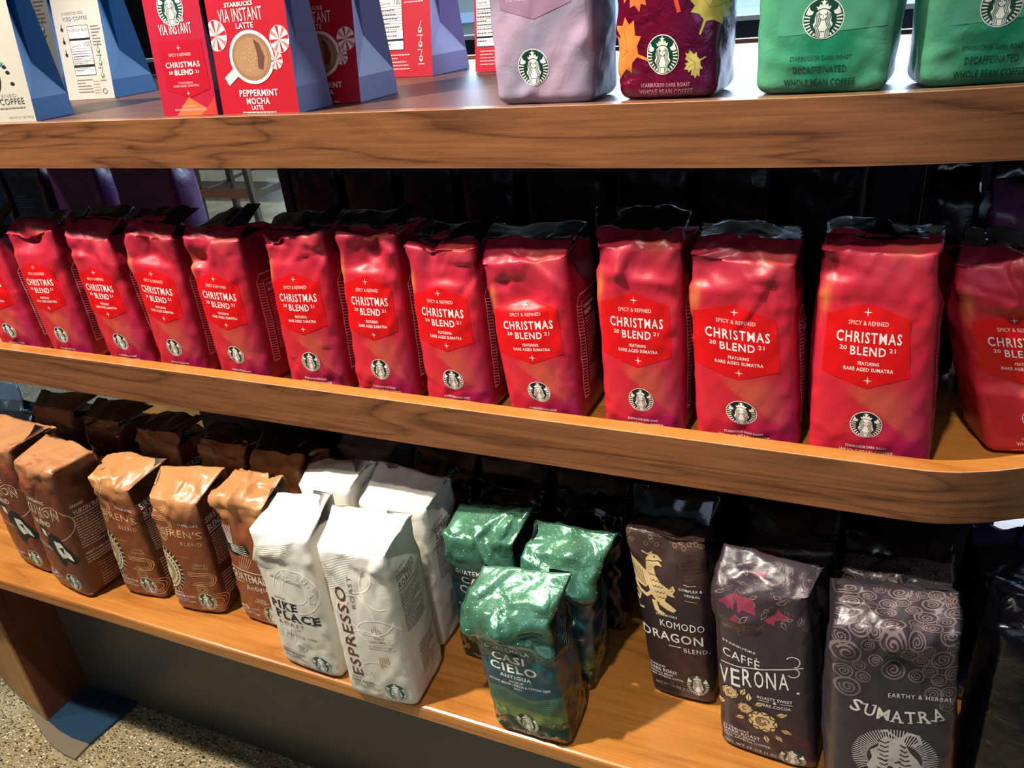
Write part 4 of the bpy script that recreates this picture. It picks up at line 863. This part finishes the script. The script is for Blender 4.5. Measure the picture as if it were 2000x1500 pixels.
        for i in range(NU): body_q.append((last+i, last+i+1, last+(NU+NS+NU-i-1) % Mx, last+(NU+NS+NU-i) % Mx))
        pouch = mk_obj('pouch', P2, body_q+[bot], M[st['mat']], root, True, CLf)
    # print
    def put(cut, prefix=''):
        for part, (ijo, fc, cols) in cut.items():
            if not len(ijo): continue
            i = ijo[:, 0]; j = np.clip(ijo[:, 1], .02, NR-1-NF-.001); i_ = np.floor(i).astype(int); j_ = np.floor(j).astype(int); fi = (i-i_)[:, None]; fj = (j-j_)[:, None]
            ia = i_ % Mx; ib = (i_+1) % Mx
            def bl_(X): return X[j_, ia]*(1-fi)*(1-fj)+X[j_, ib]*fi*(1-fj)+X[j_+1, ib]*fi*fj+X[j_+1, ia]*(1-fi)*fj
            n = bl_(N); n /= np.linalg.norm(n, axis=1, keepdims=True)
            p = bl_(P)+n*(.00022+.00010*ijo[:, 2:3])
            ok = ijo[:, 1] < NR-1-NF-.01
            ff = [f for f in fc if ok[list(f)].all()]
            if ff: part_kind(mk_obj(prefix+part.split('#')[0], p, ff, M[st['ink']], pouch, True, cols, normals=n), part)
    if art and st['art']: put(ART[st['art']].build(NU, NB, x0=x0, xs=xs))
    if art and hi and st['side']: put(ART[st['side']].build(NU, NB, NU, NS, 0.0), 'side_')
    return root
def HWn(st): return ART[st['art']].HW if st['art'] else 2.2

def pbag(style, label, group, A, B, SLp, SRp, RLp, RRp, D=.11, rf=.6, fl=None, ff=None, **kw):
    """corners measured in the photograph; base corners on the shelf, the rest on the bag's own front plane (or rf*D behind)"""
    A = np.asarray(A, float); B = np.asarray(B, float); d = (B-A)[:2]/np.linalg.norm((B-A)[:2]); n = np.array([-d[1], d[0], 0])
    SL = on_plane(*SLp, A, n); SR = on_plane(*SRp, A, n); a2 = A+n*D*rf
    RL = on_plane(*RLp, a2, n); RR = on_plane(*RRp, a2, n)
    flap = None
    if fl is not None:
        a3 = A+n*D*(ff if ff is not None else rf+.12); flap = (on_plane(*fl[0], a3, n), on_plane(*fl[1], a3, n))
    return bag(style, label, group, A, B, SL, SR, RL, RR, D=D, flap=flap, **kw)

# ------------------------------------------------------------------ middle shelf: red bags
ZM = -0.64; GR = 'red holiday coffee bags lined up on the middle shelf'
ORD = ['leftmost', 'second', 'third', 'fourth', 'fifth', 'sixth', 'seventh', 'eighth', 'ninth', 'tenth', 'eleventh', 'twelfth', 'rightmost']
RX = [-1.79, -1.622, -1.447, -1.300, -1.140, -0.970, -0.818, -0.670, -0.510, -0.345, -0.199, -0.038, 0.142]
LOGO = [20, 115, 229, 335, 460, 609, 734, 877, 1057, 1250, 1432, 1690, 2010]
LGY = [636, 655, 659, 676, 693, 695, 709, 743, 770, 768, 797, 819, 870]
RB = {  # SL, SR, RL, RR, flapL, flapR
 0: ((-98, 470), (-12, 470), (-85, 440), (0, 440), (-60, 405), (28, 400)),
 1: ((8, 458), (95, 452), (25, 434), (118, 436), (42, 416), (130, 414)),
 2: ((124, 462), (208, 468), (128, 424), (236, 430), (150, 402), (262, 404)),
 3: ((237, 455), (334, 470), (252, 432), (346, 440), (275, 405), (388, 405)),
 4: ((354, 465), (464, 474), (367, 446), (480, 440), (400, 428), (508, 396)),
 5: ((511, 466), (628, 458), (520, 450), (640, 446), (535, 424), (672, 402)),
 6: ((655, 462), (768, 462), (656, 444), (782, 446), (668, 416), (820, 400)),
 7: ((789, 483), (922, 488), (800, 462), (936, 474), (824, 434), (972, 430)),
 8: ((939, 520), (1104, 502), (948, 466), (1118, 468), (950, 436), (1148, 437)),
 9: ((1161, 480), (1330, 490), (1162, 448), (1338, 452), (1164, 403), (1353, 408)),
 10: ((1347, 497), (1552, 522), (1362, 466), (1570, 468), (1372, 432), (1568, 441)),
 11: ((1606, 490), (1834, 500), (1614, 458), (1846, 468), (1617, 427), (1848, 437)),
 12: ((1866, 520), (2060, 530), (1876, 480), (2070, 486), (1886, 452), (2090, 440)),
}
FEAT = ['cut off by the left picture edge', 'with a pale pinched flap on top', 'dented at the top left', 'with a dark dent above its label', 'with a sharp black peak on top',
        'smooth with a slanting black seal', 'pinched above its label', 'sagging left with a low seal', 'with a scuffed label', 'tall with a straight black seal', 'with shiny scuffs on its label',
        'widest and most upright', 'cut off by the right picture edge']
DN = {1: [(.55, .92, .045, -.010)], 2: [(.3, .93, .04, -.008), (.8, 1.1, .03, .006)], 3: [(.55, .88, .05, -.011)], 4: [(.2, .86, .032, -.013)], 6: [(.6, .86, .045, -.011)], 7: [(.7, .85, .04, -.006)], 8: [(.62, .8, .05, -.012), (.35, .95, .03, .005)],
      10: [(.15, .9, .04, -.008), (.9, .95, .03, .004)], 11: [(.12, .92, .03, -.006)], 12: [(.3, .45, .06, -.008), (.6, .9, .05, .006)], 9: [(.8, .9, .04, -.004)], 5: [(.1, 1.0, .03, -.006)]}
for i in range(13):
    yf = 1.055 if i < 12 else 1.075
    lx = at_y(LOGO[i], LGY[i], yf)[0]; wdt = min(.150, max(.128, 2*(lx-RX[i]))) if i < 12 else .15
    A_ = (RX[i]+.002, yf, ZM); B_ = (RX[i]+wdt, yf+random.Random(i).uniform(-.004, .004), ZM)
    if i == 11: B_ = (RX[i]+.161, yf+.002, ZM)
    if i == 10: B_ = (RX[i]+.150, yf+.002, ZM)
    r = RB[i]
    if i == 12: A_, B_ = (.20, 1.125, ZM), (.335, 1.165, ZM)
    pbag('red', '%s red coffee bag on the middle shelf, %s' % (ORD[i], FEAT[i]), GR,
         A_, B_, r[0], r[1], r[2], r[3], D=.098 if i in (3, 7) else (.085 if i == 12 else .115), rf=.35, fl=(r[4], r[5]), ff=1.0, seed=20+i, dents=DN.get(i, ()), xs=.88 if i == 11 else 1.0, x0=.47 if i in (10, 11) else .5)

# ------------------------------------------------------------------ lower shelf
def bz(p): return at_z(*p, BZ)
GK = 'brown coffee bags on the lower shelf'
def low(style, label, group, a, b, *rest, **kw): return pbag(style, label, group, bz(a), bz(b), *rest, **kw)
low('yukon', 'brown coffee bag with a black and white elk, second in the front row', GK, (112, 1137), (180, 1171), (24, 904), (97, 929), (86, 850), (178, 885), D=.112, rf=.8, seed=41)
low('yukon', 'brown coffee bag with an elk, at the left picture edge behind its twin', GK, (42, 1094), (103, 1123), (-58, 868), (14, 882), (0, 812), (91, 838), D=.125, rf=.8, seed=42)
low('sirens', 'caramel brown coffee bag with line loops, left of its twin in the front row', GK, (247, 1156), (328, 1171), (174, 931), (248, 962), (207, 890), (324, 898), rf=.75, seed=43)
low('sirens', 'caramel brown coffee bag with line loops, nearer twin beside the hummingbird bag', GK, (350, 1188), (444, 1201), (289, 972), (382, 988), (313, 912), (438, 915), rf=.75, seed=44)
low('guatemala', 'copper brown coffee bag with a hummingbird, half hidden behind a white bag', GK, (479, 1206), (566, 1232), (418, 968), (508, 1000), (456, 918), (552, 931), D=.10, rf=.7, seed=45)
low('pike', 'white coffee bag with dark slab lettering, front left of the white bags', 'white coffee bags on the lower shelf', (556, 1290), (668, 1330), (489, 1040), (600, 1060), (540, 964), (646, 967), D=.10, rf=.75, seed=46)
low('espresso', 'white coffee bag with brown vertical lettering, front right of the white bags', 'white coffee bags on the lower shelf', (686, 1353), (818, 1384), (621, 1072), (748, 1090), (648, 988), (803, 1006), D=.118, rf=.7, seed=47)
low('casi', 'dark green foil coffee bag with a landscape, nearest of the three', 'green foil coffee bags on the lower shelf', (972, 1418), (1117, 1460), (913, 1190), (1070, 1226), (942, 1106), (1117, 1121), D=.095, rf=.6, seed=148)
low('verona', 'black coffee bag with a golden rose and tall white lettering', 'black coffee bags in front on the lower shelf', (1410, 1452), (1594, 1512), (1394, 1162), (1580, 1172), (1414, 1064), (1610, 1112), D=.085, rf=.6, seed=49)
low('sumatra', 'black coffee bag with grey spirals and a tiger, at the lower right', 'black coffee bags in front on the lower shelf', (1616, 1592), (1856, 1640), (1630, 1225), (1876, 1246), (1645, 1144), (1874, 1160), D=.11, rf=.5, seed=50, dents=[(.72, .97, .04, .006)])
low('komodo', 'black coffee bag with a golden dragon, left of the rose bag', 'black coffee bags in front on the lower shelf', (1277, 1350), (1396, 1381), (1223, 1030), (1376, 1060), (1234, 1004), (1388, 1028), D=.10, rf=.45, fl=((1236, 948), (1410, 975)), ff=.7, seed=51)
def back(style, label, group, yf, SLp, SRp, RLp, RRp, D=.11, zb_=BZ, yaw=0.0, **kw):
    a = at_y(*SLp, yf); b = at_y(*SRp, yf+yaw); A_ = np.array([a[0]+.004, yf, zb_]); B_ = np.array([b[0]-.004, yf+yaw, zb_])
    return pbag(style, label, group, A_, B_, SLp, SRp, RLp, RRp, D=D, **kw)
GB = 'brown coffee bags in the second row of the lower shelf'
back('espresso', 'white coffee bag behind the one with vertical lettering, tallest of the white bags', 'white coffee bags on the lower shelf', 1.015, (702, 980), (828, 1000), (737, 902), (873, 936), rf=.75, seed=60, D=.12)
back('pike', 'white coffee bag behind the slab-lettered one, its top only showing', 'white coffee bags on the lower shelf', 1.0, (580, 950), (680, 957), (602, 908), (722, 902), rf=.7, seed=61, hi=False)
back('casi', 'dark green foil coffee bag, rear left of the three', 'green foil coffee bags on the lower shelf', 1.015, (866, 1046), (1000, 1067), (897, 984), (1042, 994), rf=.6, seed=62)
back('casi', 'dark green foil coffee bag, rear right of the three', 'green foil coffee bags on the lower shelf', 1.01, (1018, 1093), (1154, 1136), (1043, 1018), (1206, 1044), rf=.6, seed=63, D=.09)
back('sumatra', 'black coffee bag with spirals behind the tiger bag', 'black coffee bags behind on the lower shelf', 1.06, (1648, 1118), (1858, 1150), (1650, 1080), (1864, 1106), rf=.4, fl=((1648, 1040), (1864, 1068)), ff=.6, seed=64, hi=True)
back('verona', 'black coffee bag with a dark top behind the rose bag', 'black coffee bags behind on the lower shelf', 1.10, (1452, 1068), (1632, 1080), (1458, 1046), (1636, 1050), rf=.4, fl=((1455, 985), (1645, 1003)), ff=.7, seed=65, hi=False)
back('yukon', 'dark brown foil coffee bag, leftmost of the second row', GB, 1.10, (62, 812), (140, 833), (64, 793), (144, 804), rf=.4, fl=((80, 762), (190, 772)), ff=.9, seed=66, hi=False)
back('organic', 'dark brown foil coffee bag, second from left of the second row', GB, 1.095, (163, 832), (230, 849), (163, 813), (236, 827), rf=.4, fl=((190, 776), (300, 792)), ff=.9, seed=67, hi=False)
back('sirens', 'caramel coffee bag with loops, left one of two in the second row', GB, 1.10, (262, 862), (346, 880), (268, 840), (356, 846), rf=.4, fl=((296, 806), (402, 812)), ff=.9, seed=68, hi=True)
back('sirens', 'caramel coffee bag with loops, right one of two in the second row', GB, 1.11, (384, 884), (474, 900), (392, 860), (484, 870), rf=.4, fl=((408, 826), (530, 842)), ff=.9, seed=69, hi=True)
back('guatemala', 'crumpled copper foil coffee bag behind the hummingbird bag', GB, 1.08, (484, 908), (586, 926), (493, 880), (598, 890), rf=.4, fl=((512, 846), (625, 862)), ff=.9, seed=70, hi=False)
GD_ = 'black foil coffee bags at the back of the lower shelf'
back('grey', 'grey coffee bag with a blue side under the middle shelf', 'odd coffee bags at the back of the lower shelf', 1.26, (660, 872), (756, 890), (672, 840), (790, 856), rf=.5, seed=71, hi=False)
back('black', 'black foil coffee bag at the back, behind the tallest white bag', GD_, 1.2, (800, 960), (918, 975), (806, 905), (926, 918), rf=.4, fl=((810, 862), (935, 880)), ff=.7, seed=72)
back('black', 'black foil coffee bag at the back, behind the rear left green bag', GD_, 1.16, (930, 985), (1060, 1002), (938, 930), (1066, 944), rf=.4, fl=((942, 885), (1075, 905)), ff=.7, seed=73)
back('black', 'black foil coffee bag at the back, behind the rear right green bag', GD_, 1.17, (1082, 1007), (1218, 1026), (1086, 956), (1224, 972), rf=.4, fl=((1084, 908), (1232, 930)), ff=.7, seed=74)
back('silver', 'silver foil coffee bag at the far left under the middle shelf', 'odd coffee bags at the back of the lower shelf', 1.45, (-60, 810), (46, 820), (-58, 775), (44, 782), rf=.4, fl=((-50, 745), (36, 750)), ff=.6, seed=75, hi=False)
back('silver', 'pale silver bag top at the left edge behind the brown bags', 'odd coffee bags at the back of the lower shelf', 1.12, (-70, 830), (58, 852), (-62, 800), (62, 808), rf=.6, seed=76, hi=False)
back('blue', 'dark blue foil coffee bag glinting at the far right of the lower shelf', 'odd coffee bags at the back of the lower shelf', 1.2, (1900, 1120), (2040, 1130), (1898, 1066), (2044, 1070), rf=.4, fl=((1892, 1028), (2050, 1030)), ff=.6, seed=77, hi=False)
back('black', 'black coffee bag cut off by the right picture edge', 'black coffee bags in front on the lower shelf', .95, (1950, 1225), (2150, 1235), (1956, 1165), (2160, 1170), rf=.5, seed=78, hi=False, art=False)  # spiral bag in its neighbour's shade, the shade put into a near-black colour

# ------------------------------------------------------------------ back row seen under the top shelf
GN = 'dark coffee bags on the far side of the middle shelf'
def far(style, label, x0, x1, yf, seed, ridge=300, sh=345, hi=False):
    a = at_y(x0, 420, yf); b = at_y(x1, 420, yf); A_ = np.array([a[0], yf, ZM]); B_ = np.array([b[0], yf, ZM]); H = .30
    n = np.array([0, 1, 0]); SL = A_+[0, 0, H]; SR = B_+[0, 0, H]; RL = SL+[0, .06, .035]; RR = SR+[0, .06, .035]
    return bag(style, label, GN, A_, B_, SL, SR, RL, RR, D=.10, flap=(RL+[0, .015, .03], RR+[0, .015, .03]), seed=seed, hi=hi)
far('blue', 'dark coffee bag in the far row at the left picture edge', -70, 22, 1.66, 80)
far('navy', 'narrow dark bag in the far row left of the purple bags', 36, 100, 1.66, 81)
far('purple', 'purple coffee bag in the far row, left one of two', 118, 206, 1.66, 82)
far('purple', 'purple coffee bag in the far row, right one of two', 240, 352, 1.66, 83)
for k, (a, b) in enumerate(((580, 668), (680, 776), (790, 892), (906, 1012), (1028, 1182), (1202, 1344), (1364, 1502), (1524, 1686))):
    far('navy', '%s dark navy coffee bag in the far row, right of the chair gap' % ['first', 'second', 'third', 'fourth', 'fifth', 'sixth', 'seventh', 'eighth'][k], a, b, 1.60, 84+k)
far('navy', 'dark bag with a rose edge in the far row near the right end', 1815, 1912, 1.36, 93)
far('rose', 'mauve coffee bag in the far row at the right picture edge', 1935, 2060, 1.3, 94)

# ------------------------------------------------------------------ top shelf
ZT = -0.1425
def tbag(style, label, a, b, seed, D=.1):
    A_ = at_z(*a, ZT); B_ = at_z(*b, ZT); d = (B_-A_)[:2]; d /= np.linalg.norm(d); n = np.array([-d[1], d[0], 0]); H = .295
    e = (B_-A_)*.02; SL = A_-e+[0, 0, H]; SR = B_+e+[0, 0, H]
    bag(style, label, 'coffee bags standing on the top shelf', A_, B_, SL, SR, SL+n*D*.5+[0, 0, .03], SR+n*D*.5+[0, 0, .03], D=D, flap=(SL+n*D*.6+[0, 0, .055], SR+n*D*.6+[0, 0, .055]), seed=seed, bulge=.007)
tbag('lilac', 'lilac grey coffee bag with a mauve label on the top shelf', (972, 207), (1158, 202), 101)
tbag('maple', 'glossy crimson coffee bag with maple leaves on the top shelf', (1209, 197), (1398, 192), 102)
tbag('decaf', 'green coffee bag on the top shelf, right of the maple leaf bag', (1476, 187), (1728, 181), 103)
tbag('decaf', 'green coffee bag on the top shelf at the right picture edge', (1797, 175), (2056, 160), 104, D=.075)

# cartons
def carton(label, group, a, b, D, art, cf, cs, H=.42, inward=.035, h1=.04, h2=.10, lean=.0, apexw=1.0, thin=.10):
    A_ = at_z(*a, ZT); B_ = at_z(*b, ZT); d = (B_-A_)[:2]; W = np.linalg.norm(d); yaw = math.atan2(d[1], d[0]); o = (A_+B_)/2
    root = empty('coffee_carton', Vector(tuple(o*S))+Vector((0, 0, CAMH*S)), yaw); tag(root, label, 'carton', group)
    W *= S; D *= S; H *= S; h1 *= S; h2 *= S; inw = inward*S
    def fy(z): return D*.44*z/H
    def byy(z): return D-D*.44*z/H
    x = W/2
    F = lambda z, sx: (sx*x, fy(z), z); Bk = lambda z, sx: (sx*x, byy(z), z)
    z0 = .0006
    v = [F(z0, -1), F(z0, 1), F(H, 1), F(H, -1)]
    fpan = mk_obj('front_panel', v, [(0, 1, 2, 3)], M['card'], root, cols=np.tile(LC(cf), (4, 1)))
    v = [Bk(z0, 1), Bk(z0, -1), Bk(H, -1), Bk(H, 1)]
    mk_obj('back_panel', v, [(0, 1, 2, 3)], M['card'], root, cols=np.tile(LC(cf), (4, 1)))
    for sx in (-1, 1):
        C2 = (sx*(x-.001), D/2, h1); Mi = (sx*(x-inw*.45), D/2, h2); Mt = (sx*(x-inw*1.1), D/2, H)
        v = [F(z0, sx), Bk(z0, sx), F(h1, sx), Bk(h1, sx), Mi, Mt, F(H, sx), Bk(H, sx)]
        f = [(0, 1, 3, 2), (2, 3, 4), (2, 4, 5, 6), (4, 3, 7, 5)]
        if sx < 0: f = [tuple(reversed(q)) for q in f]
        mk_obj('side_gusset', v, f, M['card'], root, cols=np.tile(LC(cs), (8, 1)))
    mk_obj('top_fold', [F(H, -1), F(H, 1), Bk(H, 1), Bk(H, -1), (-x, D*.5, H+.008), (x, D*.5, H+.008)], [(0, 1, 5, 4), (2, 3, 4, 5), (1, 2, 5), (3, 0, 4)], M['card'], root, cols=np.tile(LC(cf), (6, 1)))
    mk_obj('base', [F(z0, -1), F(z0, 1), Bk(z0, 1), Bk(z0, -1)], [(3, 2, 1, 0)], M['card'], root, cols=np.tile(LC(cs), (4, 1)))
    ca_, sa_ = math.cos(math.atan(D*.44/H)), math.sin(math.atan(D*.44/H))
    for part, items in art.parts.items():
        V = []; Fc = []; Cc = []
        for vv, ff, c, lay in items:
            n0 = len(V)
            for px_, py_ in vv:
                z = min(max(py_*W, .001), H); off_ = .0003+.0001*lay
                V.append((min(max(px_, -.499), .499)*W, fy(z)-off_, z)); Cc.append(c)
            for f in ff:
                if len(set(f)) < 3: continue
                pq = np.asarray(vv)[list(f)]; ar = np.sum(pq[:, 0]*np.roll(pq[:, 1], -1)-np.roll(pq[:, 0], -1)*pq[:, 1])
                Fc.append(tuple(q+n0 for q in (f if ar > 0 else reversed(f))))
        part_kind(mk_obj(part.split('#')[0], V, Fc, M['ink'], fpan, cols=np.array(Cc)), part)
    return root
def mint(A, x, y, r):
    pn = 'peppermint#%d' % int(x*1000+y*100)
    A.disc(x, y, r, (236, 226, 216), 1, pn, 24)
    for k in range(8):
        a = k*.785; A.poly([(x, y), (x+r*.97*math.cos(a), y+r*.97*math.sin(a)), (x+r*.97*math.cos(a+.34), y+r*.97*math.sin(a+.34))], (214, 120, 110) if k % 2 else (200, 30, 44), 2, pn)
def art_mocha():
    A = Art(2.2); A.txt('STARBUCKS', -.07, .985, .04, .36, off=.03); A.txt('VIA INSTANT', -.07, .895, .115, .56, off=.0); A.txt('LATTE', -.03, .80, .05, .22, off=.015)
    mint(A, -.42, .73, .14); mint(A, .38, .66, .12); mint(A, .30, .485, .085)
    A.line([(-.22, .40), (-.37, .31)], .09, (226, 216, 204), 1.5, 'cup_picture'); A.disc(.0, .52, .285, (232, 226, 216), 2, 'cup_picture', 40, .24); A.disc(.0, .52, .25, (150, 112, 84), 3, 'cup_picture', 36, .21); A.disc(.0, .52, .21, (164, 126, 92), 3.5, 'cup_picture', 36, .175)
    A.poly([(.05, .68), (.12, .64), (.17, .52), (.13, .40), (.07, .42), (.08, .55)], (104, 66, 56), 4, 'cup_picture'); rd = random.Random(1)
    for k in range(40):
        a, q = rd.uniform(0, 6.28), rd.uniform(0, .17); A.disc(-.02+q*math.cos(a)*.7, .52+q*math.sin(a), .006, (196, 168, 132), 4, 'cup_picture', 5)
    A.txt('PEPPERMINT', .02, .20, .06, .5, off=.022, sp=1.15); A.txt('MOCHA', .0, .125, .06, .3, off=.022, sp=1.15); A.txt('LATTE', -.02, .065, .04, .15, off=.01); A.para(-.22, .22, .035, .008, 1, (240, 200, 190), 2, .5)
    return A
def art_xmas():
    A = Art(2.4); A.poly([(-.38, 1.0), (.42, 1.0), (.44, .36), (.05, .25), (-.34, .36)], (176, 8, 36), .5, 'label_panel')
    A.poly([(.02, .26), (-.25, .01), (.49, .01)], (206, 110, 60), .8, 'facet'); A.poly([(.2, .01), (.49, .24), (.49, .01)], (196, 60, 50), .9, 'facet')
    siren(A, -.02, 1.42, .22, (14, 56, 44), (238, 238, 226)); A.txt('STARBUCKS', .0, 1.26, .05, .36, off=.03); A.txt('VIA INSTANT', .0, 1.15, .14, .58, off=0); A.star4(.0, .91, .04)
    A.txt('SPICY & REFINED', .0, .82, .04, .4, (240, 180, 180)); A.txt('CHRISTMAS', .02, .69, .075, .62, off=.016, sp=1.15); A.txt('BLEND', .02, .59, .07, .34, off=.03); A.txt('20', -.22, .59, .04, .07); A.txt('21', .26, .59, .04, .06)
    A.txt('FEATURING', .02, .45, .026, .26, (240, 180, 180)); A.txt('RARE AGED SUMATRA', .02, .41, .028, .46, (240, 180, 180)); A.star4(.03, .31, .035); A.txt('100% ARABICA', .0, .14, .025, .25, (240, 180, 180)); A.txt('INSTANT AND MICROGROUND COFFEE', .02, .09, .028, .58, (240, 180, 180)); return A
def art_facts(white=False):
    A = Art(2.2); K = (30, 26, 30)
    x0, x1, y0, y1 = (-.24, .2, 1.12, .38) if white else (-.46, -.02, 1.35, .40)
    A.poly([(x0, y1), (x1, y1), (x1, y0), (x0, y0)], (232, 228, 220), 1, 'facts_panel')
    for p in (((x0, y0), (x1, y0)), ((x1, y0), (x1, y1)), ((x1, y1), (x0, y1)), ((x0, y1), (x0, y0))): A.line(p, .008, K, 2, 'facts_panel')
    A.txt('Nutrition Facts', (x0+x1)/2, y0-.06, .06, .4, K, off=.012, part='facts_panel'); A.line([(x0, y0-.2), (x1, y0-.2)], .035, K, 2, 'facts_panel')
    A.txt('Calories', x0+.12, y0-.29, .05, .2, K, off=.012, part='facts_panel'); A.txt('100', x1-.08, y0-.28, .08, .13, K, off=.012, part='facts_panel')
    for k in range(9): A.line([(x0, y0-.34-.04*k), (x1, y0-.34-.04*k)], .006, K, 2, 'facts_panel')
    A.para(x0+.02, x1-.05, y0-.36, y1+.05, 9, (90, 84, 84), 4, .35, 'facts_panel'); A.line([(x0, y1+.14), (x1, y1+.14)], .03, K, 3, 'facts_panel')
    ink = (110, 104, 100) if white else (236, 190, 186)
    A.para(x1+.05, .46, y0, y0-.32, 7, ink, 7, .35); A.para(-.24 if white else -.4, .1, y1-.05, .1, 5, ink, 8, .3)
    for k in range(3):
        x, y = (.3, .66-k*.2) if not white else (.33, .74-k*.19); A.disc(x, y, .035, ink, 2, 'pictogram', 12, .045); A.disc(x, y+.01, .02, (225, 222, 212) if white else (160, 10, 40), 3, 'pictogram', 10); A.line([(x, y+.05), (x+.03, y+.13)], .01, ink, 2, 'pictogram'); A.para(x-.06, x+.06, y-.06, y-.09, 1, ink, k, .5, 'pictogram')
    if white:
        A.txt('SWEETENED', -.08, 1.31, .04, .46, (150, 150, 150), off=0); A.txt('ICED COFFEE', -.04, 1.23, .055, .52, (110, 130, 150), off=0)
        for k in range(3): A.disc(-.36, 1.08-k*.19, .03, (40, 40, 50), 2, 'pictogram', 10, .03); A.line([(-.36, 1.1-k*.19), (-.36, 1.16-k*.19)], .012, (40, 40, 50), 2, 'pictogram')
        A.arc(.32, .12, .04, 0, 6.28, .01, (60, 80, 120), 2, 'pictogram'); A.para(.1, .25, .3, .08, 5, (190, 140, 110), 3, .3)
    return A
def art_iced():
    A = Art(2.2); A.disc(-.02, .50, .17, (46, 30, 36), 1, 'glass_picture', 24, .21); A.disc(-.04, .56, .1, (96, 50, 42), 2, 'glass_picture', 18, .1)
    A.poly([(-.12, .78), (.0, .74), (.1, .86), (.14, .7), (.24, .64), (.14, .58), (.0, .62)], (50, 140, 160), 2.2, 'glass_picture')
    for x, y in ((.24, .60), (.27, .54), (.3, .42)): A.disc(x, y, .03, (30, 26, 34), 2, 'glass_picture', 8, .02)
    A.txt('SWEETENED', .06, .30, .035, .5, (150, 150, 150), off=0); A.txt('ICED COFFEE', .1, .235, .065, .6, (70, 80, 84), off=0); A.para(-.1, .4, .18, .15, 1, (120, 120, 120), 2, .5); A.txt('NET WT 3.5 OZ (100 g)', .3, .06, .03, .34, (120, 120, 120), off=0); return A
MO = art_mocha(); FW = art_facts(True); FR_ = art_facts(False)
GC = 'instant coffee cartons on the top shelf'
carton('white iced coffee carton with a blue side at the left picture edge', GC, (-62, 246), (72, 238), .10, art_iced(), (176, 172, 158), (0, 92, 150))
carton('white carton with a nutrition table and blue side, nearer of two', GC, (136, 197), (225, 192), .14, FW, (176, 172, 164), (0, 100, 160))
carton('white carton mostly hidden behind the nutrition table carton', GC, (28, 186), (128, 181), .12, art_facts(True), (170, 166, 160), (0, 100, 160))
carton('narrow red carton with a crowned emblem on the top shelf', GC, (322, 229), (427, 225), .09, art_xmas(), (172, 8, 48), (70, 14, 44), h2=.08)
carton('red carton with a coffee cup and lilac side, nearest of two alike', GC, (437, 225), (585, 222), .085, MO, (178, 6, 34), (120, 130, 178))
carton('red carton with a coffee cup, half hidden behind its twin', GC, (565, 206), (705, 201), .12, MO, (178, 6, 34), (120, 122, 170))
carton('red carton with a nutrition table, behind the cup cartons', GC, (744, 153), (845, 149), .15, FR_, (168, 8, 36), (160, 146, 196))
carton('red carton with a nutrition table behind the lilac bag', GC, (929, 142), (1030, 138), .14, FR_, (176, 10, 40), (160, 146, 196))
